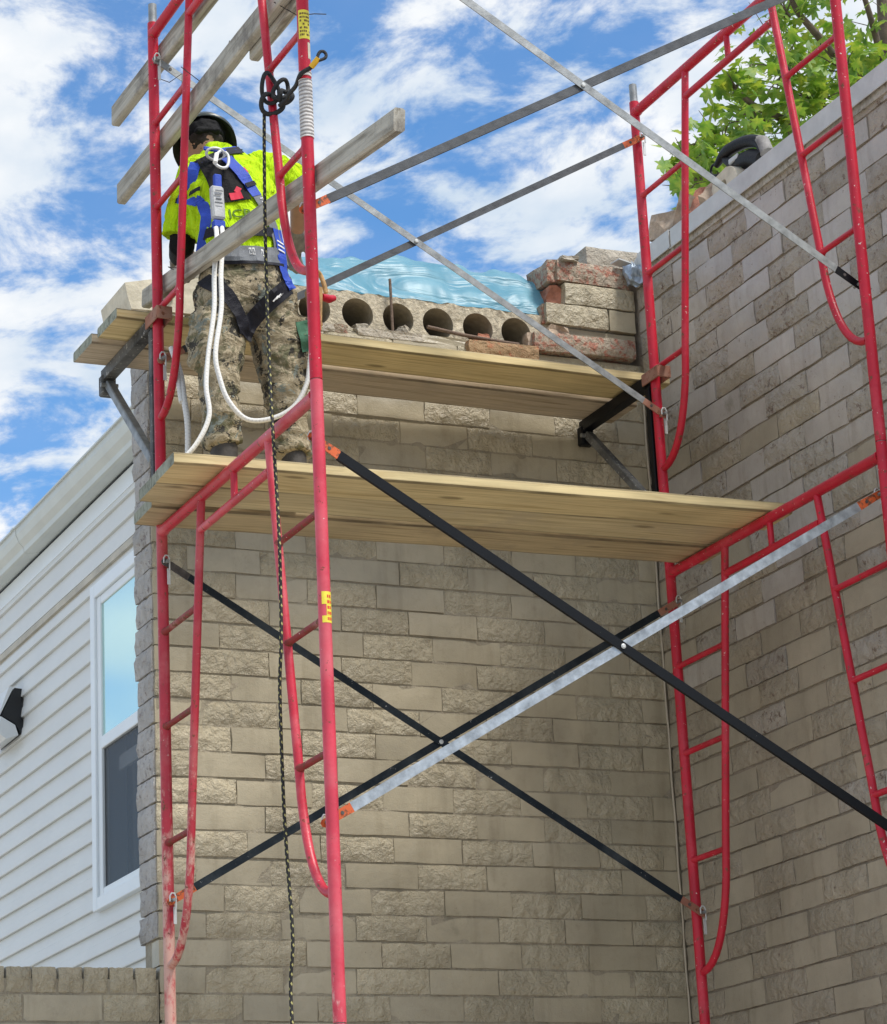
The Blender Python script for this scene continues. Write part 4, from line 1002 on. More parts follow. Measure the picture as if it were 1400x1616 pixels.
# ------------------------------------------------------------------ planks and rails
def plank(name, L, wd, th, loc, rot, mat, label, cat, group, warp=0.004, ends=None, seed=0):
    n = 16; mb = MB(); vs = []; b = 0.006
    sec = [(-wd / 2 + b, -th / 2), (wd / 2 - b, -th / 2), (wd / 2, -th / 2 + b), (wd / 2, th / 2 - b), (wd / 2 - b, th / 2), (-wd / 2 + b, th / 2), (-wd / 2, th / 2 - b), (-wd / 2, -th / 2 + b)]
    for i in range(n + 1):
        x = (i / n - 0.5) * L; dz = warp * fbm((i * 0.3 + seed, seed, 0)); dyy = 0.5 * warp * fbm((i * 0.4, seed * 3, 1))
        for (y, z) in sec: vs.append((x, y + dyy + random.uniform(-.0006, .0006), z + dz))
    k = len(sec); fs = []
    for i in range(n):
        for j in range(k): fs.append((i * k + j, i * k + (j + 1) % k, (i + 1) * k + (j + 1) % k, (i + 1) * k + j))
    fs.append(tuple(range(k))[::-1]); fs.append(tuple(n * k + j for j in range(k)))
    me = bpy.data.meshes.new(name); me.from_pydata([tuple(v) for v in vs], [], fs)
    me.materials.append(MATS[mat])
    if ends:
        me.materials.append(MATS[ends])
        for p in list(me.polygons)[-2:]: p.material_index = 1
    me.update(); ob = bpy.data.objects.new(name, me); col.objects.link(ob); ob.location = loc; ob.rotation_euler = rot
    return tag(ob, label, cat, group)
RZ = math.atan2(-0.085, 2.4)
ex = Vector((math.cos(RZ), math.sin(RZ), 0)); ey = Vector((-math.sin(RZ), math.cos(RZ), 0))
P0 = Vector((-0.19, -0.695, Z0 + 0.0215))
TH = 0.042
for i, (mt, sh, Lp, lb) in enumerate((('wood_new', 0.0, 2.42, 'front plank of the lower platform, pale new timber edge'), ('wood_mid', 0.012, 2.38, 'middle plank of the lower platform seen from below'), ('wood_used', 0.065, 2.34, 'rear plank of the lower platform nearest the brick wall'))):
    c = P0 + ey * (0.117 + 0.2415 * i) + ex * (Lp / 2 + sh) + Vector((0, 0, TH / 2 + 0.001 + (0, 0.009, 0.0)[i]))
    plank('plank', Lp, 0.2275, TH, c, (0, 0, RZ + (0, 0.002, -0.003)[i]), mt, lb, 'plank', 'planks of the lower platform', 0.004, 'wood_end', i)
zu = 5.347
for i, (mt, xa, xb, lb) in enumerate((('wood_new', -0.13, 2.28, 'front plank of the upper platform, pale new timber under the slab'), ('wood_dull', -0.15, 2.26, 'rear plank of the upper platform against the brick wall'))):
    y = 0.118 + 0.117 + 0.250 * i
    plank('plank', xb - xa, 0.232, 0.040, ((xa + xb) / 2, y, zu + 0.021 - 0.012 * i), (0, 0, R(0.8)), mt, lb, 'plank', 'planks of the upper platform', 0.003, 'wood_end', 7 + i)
def rail(p0, p1, label, seed, wd=0.038, ht=0.089, mat='wood_grey'):
    p0, p1 = Vector(p0), Vector(p1); d = p1 - p0
    rz = math.atan2(d.y, d.x); ry = -math.atan2(d.z, math.hypot(d.x, d.y))
    return plank('guard_rail_board', d.length, wd, ht, (p0 + p1) / 2, (0, ry, rz), mat, label, 'board', 'grey guard rail boards', 0.003, mat, seed)
rail((0.045, 0.61, 6.445), (0.045, -1.95, 6.385), 'topmost weathered grey rail board at upper left', 21)
rail((0.045, 0.55, 6.072), (0.045, -1.95, 6.055), 'second weathered grey rail board running behind the hard hat', 22)
rail((0.084, -0.86, 6.034), (0.084, -1.98, 6.034), 'shorter grey board doubled under the second rail board', 23)
rail((0.045, 0.26, 5.505), (0.045, -2.15, 5.160), 'slanting grey board crossing in front of the worker at belt height', 24, ht=0.075)
# tie wires
def wire(pts, label):
    tag(MB().tube(pts, 0.0018, 5).build('tie_wire', 'wire', loc=pts[0]), label, 'wire', 'tie wires on the rail boards')
wire([(-0.022, -0.38, 6.18), (0.03, -0.44, 6.10), (0.075, -0.52, 6.09), (0.08, -0.62, 6.14), (0.09, -0.60, 6.20), (0.07, -0.55, 6.11), (0.06, -0.47, 6.05)], 'thin tie wire twisted round the topmost rail board')
wire([(0.02, -1.22, 6.03), (0.09, -1.26, 5.97), (0.11, -1.36, 5.93), (0.12, -1.44, 5.89)], 'loose wire end below the second rail board near the tall post')
wire([(-0.022, 0.0, 6.33), (0.05, -0.04, 6.29), (0.085, -0.09, 6.31), (0.09, -0.07, 6.26)], 'short wire end under the topmost rail board at far post')
wire([(-0.02, -0.24, 5.42), (-0.022, -0.19, 5.45), (0.03, -0.17, 5.46), (0.07, -0.22, 5.43)], 'tie wire holding the slanting board to the ladder leg')

# ------------------------------------------------------------------ ropes
lr = thing('lifeline_rope', (-0.03, -1.22, 0.1), 'black safety rope with yellow flecks hanging down past the lower left frame', 'rope')
main = [(-0.030, -1.225, 5.600), (-0.032, -1.217, 5.433), (-0.034, -1.208, 5.092), (-0.034, -1.212, 4.637), (-0.036, -1.236, 4.342), (-0.033, -1.246, 4.082), (-0.03, -1.23, 3.77), (-0.03, -1.202, 3.591), (-0.03, -1.204, 3.263), (-0.03, -1.218, 3.06), (-0.03, -1.245, 2.799), (-0.03, -1.215, 2.649), (-0.03, -1.22, 2.4), (-0.03, -1.22, 1.2), (-0.03, -1.24, 0.06)]
MB().tube(smooth_path(main, 6), 0.0062, 8).build('hanging_line', 'rope_black', lr)
def loop(c, rx, rz, tilt, wob=0.012, n=26):
    """loose turn of rope round the leg, in a plane across it"""
    c = Vector(c); out = []
    for i in range(n):
        t = 2 * math.pi * i / n
        out.append(c + Vector((rx * math.cos(t) * math.cos(tilt) - rz * math.sin(t) * math.sin(tilt), wob * math.sin(2 * t), rx * math.cos(t) * math.sin(tilt) + rz * math.sin(t) * math.cos(tilt))))
    return out
for c_, rx, rz, tl, rr in (((-0.016, -1.25, 5.682), 0.030, 0.056, 0.1, 0.0075), ((0.016, -1.275, 5.668), 0.024, 0.040, -0.5, 0.0075), ((-0.010, -1.245, 5.627), 0.040, 0.036, 0.3, 0.0085), ((0.022, -1.29, 5.640), 0.022, 0.022, 0.6, 0.0085)):
    MB().tube(loop(c_, rx, rz, tl), rr, 8, closed=True).build('knot_loop', 'rope_plain', lr)
MB().tube(smooth_path([(0.004, -1.28, 5.605), (0.016, -1.32, 5.612), (0.004, -1.37, 5.607), (-0.008, -1.46, 5.592), (-0.024, -1.545, 5.592), (0.004, -1.57, 5.610), (0.012, -1.60, 5.622)], 6), 0.0075, 8).build('tail', 'rope_plain', lr)
eye = [Vector((0.010, -1.60, 5.620)) + Vector((x_, -0.01, z_)) for x_, z_ in ((0, 0), (0.003, 0.016), (0.012, 0.030), (0.024, 0.032), (0.032, 0.022), (0.028, 0.010), (0.016, 0.002), (0.004, -0.004))]
MB().tube(smooth_path(eye, 6), 0.0055, 8).build('spliced_eye', 'rope_plain', lr)
MB().tube([(-0.002, -1.585, 5.602), (0.015, -1.61, 5.626)], 0.010, 10).build('splice_tape', 'tape_yellow', lr)
# white cord tied at the far left post bracket
wt = thing('white_cord', (-0.01, -0.1, 4.75), 'frayed white cord hanging at the far left post above the planks', 'cord')
MB().tube(smooth_path([(0.02, -0.10, 5.16), (0.025, -0.13, 5.08), (0.02, -0.17, 4.98), (0.02, -0.19, 4.92)], 6), 0.011, 8).build('strand', 'rope_white', wt)
MB().tube(smooth_path([(0.02, -0.09, 5.17), (0.035, -0.14, 5.05), (0.03, -0.19, 4.93), (0.035, -0.21, 4.80), (0.03, -0.20, 4.57)], 6), 0.012, 8).build('strand', 'rope_white', wt)

# ------------------------------------------------------------------ person
def sweep(mb, pts, seg=16, flat_end=False):
    """pts: (x,y,z,rx,ry) rings; closed with rounded caps"""
    P = [Vector(p[:3]) for p in pts]; n = len(P); rings = []
    T = [(P[min(i + 1, n - 1)] - P[max(i - 1, 0)]).normalized() for i in range(n)]
    full = []
    full.append((P[0] - T[0] * min(pts[0][3], pts[0][4]) * 0.75, T[0], pts[0][3] * 0.55, pts[0][4] * 0.55))
    for i in range(n): full.append((P[i], T[i], pts[i][3], pts[i][4]))
    if not flat_end: full.append((P[-1] + T[-1] * min(pts[-1][3], pts[-1][4]) * 0.75, T[-1], pts[-1][3] * 0.55, pts[-1][4] * 0.55))
    vs = []
    for c, t, rx, ry in full:
        side = Vector((1, 0, 0)); side = (side - t * side.dot(t))
        if side.length < 0.2: side = Vector((0, 1, 0)) - t * t.y
        side.normalize(); o = t.cross(side)
        for k in range(seg):
            a = 2 * math.pi * k / seg; vs.append(c + side * math.cos(a) * rx + o * math.sin(a) * ry)
    m_ = len(full); fs = []
    for i in range(m_ - 1):
        for k in range(seg): fs.append((i * seg + k, i * seg + (k + 1) % seg, (i + 1) * seg + (k + 1) % seg, (i + 1) * seg + k))
    fs.append(tuple(range(seg))[::-1]); fs.append(tuple((m_ - 1) * seg + k for k in range(seg)))
    mb.add(vs, fs)
def fuse(name, sweeps, voxel, smooth_it=6, disp=None, extra=None):
    mb = MB()
    for s in sweeps:
        fl = s[0] == 'flat'; sweep(mb, s[1:] if fl else s, flat_end=fl)
    if extra: extra(mb)
    me = bpy.data.meshes.new('tmp'); me.from_pydata([tuple(v) for v in mb.v], [], mb.f); me.update()
    bm = bmesh.new(); bm.from_mesh(me); bmesh.ops.recalc_face_normals(bm, faces=bm.faces); bm.to_mesh(me); bm.free()
    ob = bpy.data.objects.new('tmp', me); col.objects.link(ob)
    rm = ob.modifiers.new('r', 'REMESH'); rm.mode = 'VOXEL'; rm.voxel_size = voxel
    if smooth_it:
        sm = ob.modifiers.new('s', 'SMOOTH'); sm.factor = 0.5; sm.iterations = smooth_it
    dg = bpy.context.evaluated_depsgraph_get(); dg.update()
    out = bpy.data.meshes.new_from_object(ob.evaluated_get(dg))
    bpy.data.objects.remove(ob); out.name = name
    if disp:
        amp, sc, st = disp; out.update()
        nn = [Vector(v.normal) for v in out.vertices]
        for v, n_ in zip(out.vertices, nn):
            p = Vector((v.co.x * sc[0], v.co.y * sc[1], v.co.z * sc[2])) + Vector((st, st, st))
            f = noise.fractal(p, 0.8, 2.1, 3); f2 = 1 - abs(noise.noise(p * 0.9 + Vector((f, 3, f)) * 0.8)) * 2
            v.co += n_ * amp * (0.6 * f + 0.5 * f2 - 0.2)
    for p in out.polygons: p.use_smooth = True
    out.update(); return out
def mesh_obj(name, me, mat, parent=None, loc=None):
    off = world_loc(parent) if parent is not None else Vector(loc)
    me.transform(Matrix.Translation(-off)); me.materials.clear(); me.materials.append(MATS[mat])
    ob = bpy.data.objects.new(name, me); col.objects.link(ob); ob.parent = parent
    if parent is None: ob.location = loc
    return ob
FZ = Z0 + 0.0645
BASE = Vector((0.25, -0.30, FZ))
def hand(mb_list, wr, d, up, mirror=1, curl=0.5):
    """palm and five curled fingers"""
    wr, d, up = Vector(wr), Vector(d).normalized(), Vector(up).normalized(); s = d.cross(up).normalized() * mirror
    out = [[(*(wr + d * 0.0), .026, .02), (*(wr + d * 0.045), .040, .016), (*(wr + d * 0.09), .040, .014)]]
    for i, (o_, L) in enumerate(((-.030, .075), (-.010, .088), (.010, .082), (.029, .066))):
        b_ = wr + d * 0.092 + s * o_
        p1 = b_ + d * L * 0.45 - up * L * 0.12; p2 = p1 + d * L * 0.25 - up * L * 0.32 * (0.6 + curl); p3 = p2 - d * L * 0.05 - up * L * 0.28
        out.append([(*b_, .0095, .0095), (*p1, .009, .009), (*p2, .0085, .0085), (*p3, .0075, .0075)])
    b_ = wr + d * 0.03 - s * 0.034
    out.append([(*b_, .012, .012), (*(b_ + d * 0.03 - s * 0.022 - up * 0.012), .0105, .0105), (*(b_ + d * 0.062 - s * 0.018 - up * 0.03), .009, .009)])
    return out
HEAD = Vector((0.188, -0.02, 6.048))
body = [
    [(0.235, -0.28, 5.36, .12, .09), (0.233, -0.28, 5.50, .115, .085), (0.236, -0.20, 5.74, .13, .09), (0.225, -0.12, 5.90, .12, .07)],
    [(0.222, -0.11, 5.91, .055, .055), (0.205, -0.06, 5.985, .055, .055)],
    [(HEAD.x, HEAD.y - 0.01, HEAD.z - 0.06, .062, .075), (HEAD.x, HEAD.y, HEAD.z, .076, .095), (HEAD.x, HEAD.y + 0.01, HEAD.z + 0.06, .068, .085)],
    [(HEAD.x, HEAD.y + 0.085, HEAD.z - 0.03, .013, .016), (HEAD.x, HEAD.y + 0.108, HEAD.z - 0.045, .014, .013)],         # nose
    [(HEAD.x - 0.078, HEAD.y, HEAD.z + 0.01, .008, .02), (HEAD.x - 0.082, HEAD.y - 0.005, HEAD.z - 0.03, .007, .014)],     # ears
    [(HEAD.x + 0.078, HEAD.y, HEAD.z + 0.01, .008, .02), (HEAD.x + 0.082, HEAD.y - 0.005, HEAD.z - 0.03, .007, .014)],
    [(HEAD.x, HEAD.y + 0.075, HEAD.z - 0.085, .03, .02), (HEAD.x, HEAD.y + 0.08, HEAD.z - 0.095, .022, .014)],             # chin
    [(0.12, -0.10, 5.885, .06, .06), (0.098, -0.06, 5.76, .05, .05), (0.090, -0.035, 5.625, .042, .042), (0.13, 0.10, 5.64, .038, .038), (0.20, 0.215, 5.70, .029, .026)],
    [(0.40, -0.10, 5.94, .06, .06), (0.50, -0.06, 5.95, .05, .05), (0.585, -0.01, 5.935, .043, .043), (0.615, 0.06, 5.88, .038, .038), (0.64, 0.15, 5.83, .030, .027)],
]
body += hand(None, (0.205, 0.225, 5.70), (0.25, 0.9, 0.05), (0, 0, 1), 1)
body += hand(None, (0.642, 0.155, 5.825), (0.1, 0.8, -0.5), (-0.4, 0.4, 0.8), -1)
# legs inside the trousers so the figure is one body
body += [[(0.15, -0.29, 5.34, .075, .08), (0.118, -0.33, 4.99, .05, .055), (0.122, -0.33, 4.66, .038, .042)],
         [(0.335, -0.28, 5.34, .075, .08), (0.378, -0.285, 5.0, .05, .055), (0.395, -0.30, 4.66, .038, .042)]]
pm = fuse('person', body, 0.0085, 3)
person = mesh_obj('person', pm, 'skin', None, BASE)
tag(person, 'worker seen from behind in lime shirt, camouflage trousers, blue harness and hard hat', 'person')

tr = [
    [(0.243, -0.275, 5.475, .155, .115), (0.243, -0.28, 5.42, .172, .130), (0.243, -0.29, 5.34, .185, .145), (0.243, -0.29, 5.27, .17, .13)],
    ['flat', (0.155, -0.295, 5.33, .108, .120), (0.135, -0.315, 5.16, .094, .100), (0.118, -0.33, 5.02, .080, .086), (0.112, -0.34, 4.90, .070, .078), (0.118, -0.34, 4.76, .066, .074), (0.122, -0.335, 4.715, .072, .082)],
    ['flat', (0.330, -0.285, 5.33, .108, .120), (0.358, -0.29, 5.16, .096, .100), (0.380, -0.29, 5.02, .084, .088), (0.390, -0.30, 4.90, .075, .082), (0.397, -0.305, 4.76, .070, .078), (0.400, -0.305, 4.715, .076, .084)],
    [(0.048, -0.33, 5.21, .030, .075), (0.040, -0.335, 5.10, .038, .082), (0.042, -0.335, 5.03, .034, .075)],      # cargo pockets
    [(0.445, -0.30, 5.24, .030, .075), (0.458, -0.305, 5.13, .038, .082), (0.455, -0.305, 5.05, .034, .075)],
]
for (x, y, sg) in ((0.120, -0.337, 1), (0.400, -0.305, -1)):       # bunched cuffs
    for i in range(3): tr.append([(x - 0.03, y, 4.730 + i * 0.036, .045, .072), (x + 0.03, y, 4.734 + i * 0.036 + 0.010 * sg, .045, .072)])
tm = fuse('trousers', tr, 0.008, 4, (0.014, (13, 13, 24), 3.7))
bvh_t = BVHTree.FromPolygons([v.co.copy() for v in tm.vertices], [tuple(p.vertices) for p in tm.polygons])
trousers = mesh_obj('trousers', tm, 'camo', person)
sh = [
    [(0.240, -0.275, 5.43, .168, .128), (0.238, -0.275, 5.50, .160, .122), (0.236, -0.24, 5.62, .168, .125), (0.236, -0.195, 5.75, .182, .130), (0.236, -0.15, 5.86, .180, .115), (0.232, -0.12, 5.93, .120, .085)],
    [(0.225, -0.112, 5.95, .085, .075), (0.218, -0.09, 5.975, .066, .064)],
    ['flat', (0.135, -0.12, 5.885, .076, .076), (0.108, -0.085, 5.80, .074, .078), (0.096, -0.06, 5.72, .078, .080), (0.090, -0.045, 5.645, .084, .086)],
    ['flat', (0.37, -0.115, 5.925, .085, .080), (0.46, -0.08, 5.945, .078, .080), (0.53, -0.045, 5.94, .078, .080), (0.565, -0.02, 5.925, .076, .076)],
    [(0.135, -0.22, 5.58, .045, .05), (0.110, -0.14, 5.68, .045, .06)],      # slack cloth under the left arm
    [(0.36, -0.22, 5.62, .05, .06), (0.40, -0.15, 5.80, .05, .06)],
]
smsh = fuse('shirt', sh, 0.007, 4, (0.016, (13, 13, 6.5), 1.3))
# trim open hem ends flat
bvh_s = BVHTree.FromPolygons([v.co.copy() for v in smsh.vertices], [tuple(p.vertices) for p in smsh.polygons])
shirt = mesh_obj('shirt', smsh, 'hivis', person)
# dark elbow sleeve under the left shirt sleeve
mesh_obj('elbow_sleeve', fuse('elbow_sleeve', [[(0.092, -0.045, 5.66, .050, .050), (0.088, -0.035, 5.61, .050, .050), (0.12, 0.07, 5.62, .046, .046), (0.15, 0.14, 5.65, .042, .042)]], 0.009, 3), 'black_cloth', person)
for nm, wr, d, up, mi in (('glove', (0.205, 0.225, 5.70), (0.25, 0.9, 0.05), (0, 0, 1), 1), ('glove', (0.642, 0.155, 5.825), (0.1, 0.8, -0.5), (-0.4, 0.4, 0.8), -1)):
    hs_ = [[(a, b_, c, r1 * 1.12 + .002, r2 * 1.12 + .002) for a, b_, c, r1, r2 in s] for s in hand(None, wr, d, up, mi)]
    mesh_obj(nm, fuse(nm, hs_, 0.006, 2), 'glove', person)
for x, y in ((0.122, -0.30), (0.400, -0.27)):
    b_ = [[(x, y - 0.06, FZ + 0.045, .045, .040), (x, y + 0.06, FZ + 0.045, .048, .040), (x, y + 0.16, FZ + 0.038, .048, .034)], [(x, y - 0.05, FZ + 0.06, .048, .055), (x, y - 0.045, FZ + 0.16, .050, .058)]]
    bt = mesh_obj('boot', fuse('boot', b_, 0.009, 3), 'boot', person)
    mb = MB(); mb.box((x, y + 0.045, FZ + 0.010), (0.098, 0.30, 0.018), None, 0.006); mb.build('sole', 'tool_black', bt)
# head: hair and head cloth, full brim hat tilted forward
mesh_obj('hair', fuse('hair', [[(HEAD.x, HEAD.y - 0.035, HEAD.z - 0.040, .058, .050), (HEAD.x, HEAD.y - 0.028, HEAD.z + 0.01, .072, .068)]], 0.008, 3, (0.006, (40, 40, 40), 2)), 'hair', person)
mesh_obj('head_cloth', fuse('head_cloth', [[(HEAD.x, HEAD.y - 0.010, HEAD.z + 0.018, .078, .090), (HEAD.x, HEAD.y, HEAD.z + 0.052, .078, .088)], [(HEAD.x - 0.05, HEAD.y - 0.080, HEAD.z + 0.022, .016, .014), (HEAD.x + 0.03, HEAD.y - 0.090, HEAD.z + 0.030, .018, .014)]], 0.007, 2, (0.007, (26, 26, 70), 5)), 'black_cloth', person)
def hat():
    mb = MB(); seg = 40; c = HEAD + Vector((0.020, 0.032, 0.022)); rot = Matrix.Rotation(R(-36), 3, 'X') @ Matrix.Rotation(R(12), 3, 'Y')
    prof = [(0.130, -0.012), (0.131, -0.006), (0.124, 0.004), (0.118, 0.012), (0.112, 0.03), (0.108, 0.06), (0.095, 0.095), (0.07, 0.118), (0.035, 0.130), (0.0, 0.133)]
    inner = [(0.129, -0.014), (0.124, 0.0), (0.114, 0.006), (0.105, 0.03), (0.09, 0.085), (0.0, 0.120)]
    for pr, fl in ((prof, False), (inner, True)):
        vs = []
        for r_, z in pr:
            for k in range(seg):
                a = 2 * math.pi * k / seg
                rr = r_ * (1 + (0.10 if r_ > 0.13 else 0.05) * math.cos(2 * a + math.pi)); rib = 0.006 * max(0, math.cos(a * 1)) ** 8 if 0.02 < r_ < 0.112 else 0
                vs.append(c + rot @ Vector((rr * math.cos(a), rr * math.sin(a), z + rib)))
        fs = []
        for i in range(len(pr) - 1):
            for k in range(seg):
                f = (i * seg + k, i * seg + (k + 1) % seg, (i + 1) * seg + (k + 1) % seg, (i + 1) * seg + k); fs.append(f[::-1] if fl else f)
        mb.add(vs, fs, True)
    return mb.build('hard_hat', 'hat_shell', person)
hat()

# harness: straps laid on the clothing
def on_cloth(x, z, lift=0.006, which='s'):
    best = None
    for bv in ((bvh_s, bvh_t) if which == 'b' else ((bvh_s,) if which == 's' else (bvh_t,))):
        h = bv.ray_cast(Vector((x, -1.0, z)), Vector((0, 1, 0)))
        if h[0] is not None and (best is None or h[0].y < best[0].y): best = h
    if best is None: return None
    n_ = best[1]; n_ = n_ if n_.y < 0 else -n_
    return best[0] + n_ * lift
def strap(name, pts, width, mat, parent, lift=0.007, which='b', n=10, th=0.003):
    cl = smooth_path([(x, 0, z) for x, z in pts], n); m_ = max(3, int(width / 0.014) + 1); rows = []
    last = None
    for i, p in enumerate(cl):
        a = cl[max(i - 1, 0)]; b_ = cl[min(i + 1, len(cl) - 1)]; d = (b_ - a).normalized(); s = Vector((-d.z, 0, d.x))
        ml = on_cloth(p.x, p.z, lift, which); base = ml or last
        if base is None: continue
        last = base; row = []
        for k in range(m_):
            o_ = s * width * (k / (m_ - 1) - 0.5); h = on_cloth(p.x + o_.x, p.z + o_.z, lift, which)
            y_ = base.y + 0.01 if h is None else min(base.y + 0.035, max(base.y - 0.035, h.y))
            row.append(Vector((p.x + o_.x, y_, p.z + o_.z)))
        rows.append(row)
    for _ in range(4):
        ys = [[v.y for v in r_] for r_ in rows]
        for i in range(len(rows)):
            for k in range(m_):
                nb = [ys[max(i - 1, 0)][k], ys[min(i + 1, len(rows) - 1)][k], ys[i][max(k - 1, 0)], ys[i][min(k + 1, m_ - 1)]]
                rows[i][k].y = min(ys[i][k], (sum(nb) + ys[i][k] * 2) / 6 - 0.0003)
    mb = MB(); R_ = len(rows); off = Vector((0, -th, 0)); V0 = [v for r_ in rows for v in r_]; nv = len(V0)
    fs = []
    for i in range(R_ - 1):
        for k in range(m_ - 1):
            q_ = (i * m_ + k, i * m_ + k + 1, (i + 1) * m_ + k + 1, (i + 1) * m_ + k); fs.append(tuple(nv + j for j in q_)); fs.append(q_[::-1])
        for k in (0, m_ - 1): fs.append((i * m_ + k, (i + 1) * m_ + k, nv + (i + 1) * m_ + k, nv + i * m_ + k))
    for i in (0, R_ - 1):
        for k in range(m_ - 1): fs.append((i * m_ + k, i * m_ + k + 1, nv + i * m_ + k + 1, nv + i * m_ + k))
    mb.add(V0 + [v + off for v in V0], fs); return mb.build(name, mat, parent)
hn = thing('harness', (0.2, -0.3, 5.6), None, None)
hn.parent = person; hn.location = Vector((0.2, -0.3, 5.6)) - BASE
for k_ in ('label', 'category'):
    if k_ in hn: del hn[k_]
DR = (0.145, 5.885)
strap('back_pad', [(0.152, 5.895), (0.160, 5.82), (0.172, 5.74), (0.185, 5.675)], 0.130, 'black_cloth', hn, 0.006, 's')
strap('strap', [(0.275, 5.965), (0.205, 5.928), (0.14, 5.895), (0.075, 5.862)], 0.036, 'strap_black', hn, 0.010, 's')
strap('strap', [(0.285, 5.985), (0.225, 5.955), (0.17, 5.93)], 0.022, 'strap_blue', hn, 0.012, 's')
strap('strap', [(0.088, 5.88), (0.068, 5.83), (0.056, 5.765), (0.057, 5.72), (0.078, 5.685)], 0.036, 'strap_blue', hn, 0.013, 's')
strap('strap', [(0.185, 5.885), (0.215, 5.825), (0.252, 5.755), (0.275, 5.71)], 0.046, 'strap_blue', hn, 0.013, 's')
strap('strap', [(0.276, 5.712), (0.302, 5.655), (0.328, 5.60), (0.342, 5.52), (0.342, 5.45)], 0.042, 'strap_grey', hn, 0.011, 'b')
strap('strap', [(0.348, 5.58), (0.354, 5.52), (0.354, 5.45), (0.36, 5.38), (0.388, 5.33)], 0.042, 'strap_blue', hn, 0.016, 'b')
strap('strap', [(0.080, 5.69), (0.088, 5.63), (0.082, 5.57), (0.072, 5.49), (0.055, 5.42)], 0.027, 'strap_blue', hn, 0.012, 'b')
strap('strap_keeper', [(0.232, 5.745), (0.276, 5.770)], 0.018, 'strap_black', hn, 0.019, 's')
strap('strap_keeper', [(0.034, 5.752), (0.080, 5.745)], 0.018, 'strap_black', hn, 0.019, 's')
strap('waist_strap', [(0.07, 5.548), (0.15, 5.537), (0.25, 5.542), (0.345, 5.562)], 0.040, 'strap_black', hn, 0.010, 'b')
wb = strap('waist_belt', [(0.055, 5.458), (0.13, 5.444), (0.22, 5.441), (0.30, 5.449), (0.385, 5.472)], 0.066, 'strap_grey', hn, 0.014, 'b')
strap('belt_edge', [(0.055, 5.419), (0.13, 5.405), (0.22, 5.402), (0.30, 5.410), (0.385, 5.433)], 0.012, 'strap_black', wb, 0.017, 'b')
for xx in (0.222, 0.270):
    for dx_ in (-0.006, 0.006):
        strap('stitching', [(xx + dx_ - 0.0045, 5.450), (xx + dx_ + 0.0045, 5.451)], 0.028, 'stitch_white', wb, 0.0185, 'b', 4)
        strap('stitching', [(xx + dx_ - 0.002, 5.450), (xx + dx_ + 0.002, 5.451)], 0.018, 'strap_grey', wb, 0.020, 'b', 4)
strap('leg_strap', [(0.055, 5.35), (0.105, 5.285), (0.15, 5.225), (0.18, 5.175), (0.195, 5.13)], 0.052, 'strap_black', hn, 0.010, 't')
strap('leg_strap', [(0.368, 5.335), (0.315, 5.285), (0.26, 5.23), (0.22, 5.175), (0.197, 5.12)], 0.060, 'strap_black', hn, 0.010, 't')
for i in range(3):
    strap('stitching', [(0.300 + i * 0.012, 5.262 + i * 0.010), (0.322 + i * 0.012, 5.300 - 0.012 + i * 0.010)], 0.005, 'stitch_white', hn, 0.0145, 't', 4)
    strap('stitching', [(0.338, 5.525 - i * 0.020), (0.370, 5.519 - i * 0.020)], 0.006, 'stitch_white', hn, 0.021, 'b', 4)
for i in range(6): strap('stitching', [(0.287 + 0.006 * i, 5.700 - 0.013 * i), (0.302 + 0.006 * i, 5.706 - 0.013 * i)], 0.004, 'stitch_white', hn, 0.0155, 'b', 3)
# red emblem on the black back pad and dark lettering on the shirt
strap('red_emblem', [(0.170, 5.693), (0.190, 5.697), (0.214, 5.703)], 0.030, 'red_print', hn, 0.010, 's', 6)
strap('red_emblem', [(0.196, 5.715), (0.208, 5.737)], 0.020, 'red_print', hn, 0.010, 's', 4)
strap('red_emblem', [(0.235, 5.835), (0.247, 5.812)], 0.020, 'red_print', hn, 0.008, 's', 4)
def shirt_text(txt, x, z, size, rot=0.0):
    cu = bpy.data.curves.new('t', 'FONT'); cu.body = txt; cu.size = size; cu.resolution_u = 2; cu.offset = 0.0008
    ob = bpy.data.objects.new('t', cu); col.objects.link(ob)
    dg = bpy.context.evaluated_depsgraph_get(); dg.update()
    me = bpy.data.meshes.new_from_object(ob.evaluated_get(dg)); bpy.data.objects.remove(ob)
    bm = bmesh.new(); bm.from_mesh(me); bmesh.ops.triangulate(bm, faces=bm.faces[:])
    for v in bm.verts:
        px = x + v.co.x * math.cos(rot) - v.co.y * math.sin(rot); pz = z + v.co.x * math.sin(rot) + v.co.y * math.cos(rot)
        h = on_cloth(px, pz, 0.004, 's'); v.co = h if h is not None else Vector((px, -0.35, pz))
    bm.to_mesh(me); bm.free()
    mesh_obj('shirt_lettering', me, 'print_green', shirt)
shirt_text('ICP', 0.160, 5.600, 0.055, R(3))
# D ring
dp = on_cloth(DR[0], DR[1], 0.018, 's')
dr = [dp + Vector((0.036 * math.cos(t) * 1.0, -0.012 - 0.01 * math.sin(t), 0.020 * math.sin(t))) for t in [2 * math.pi * k / 20 for k in range(20)]]
MB().tube(dr, 0.0058, 8, closed=True).build('d_ring', 'galv_pale', hn)
mb = MB(); mb.box(dp + Vector((0, -0.006, 0.020)), (0.090, 0.010, 0.016), None, 0.003); mb.build('d_ring_plate', 'strap_blue', hn)

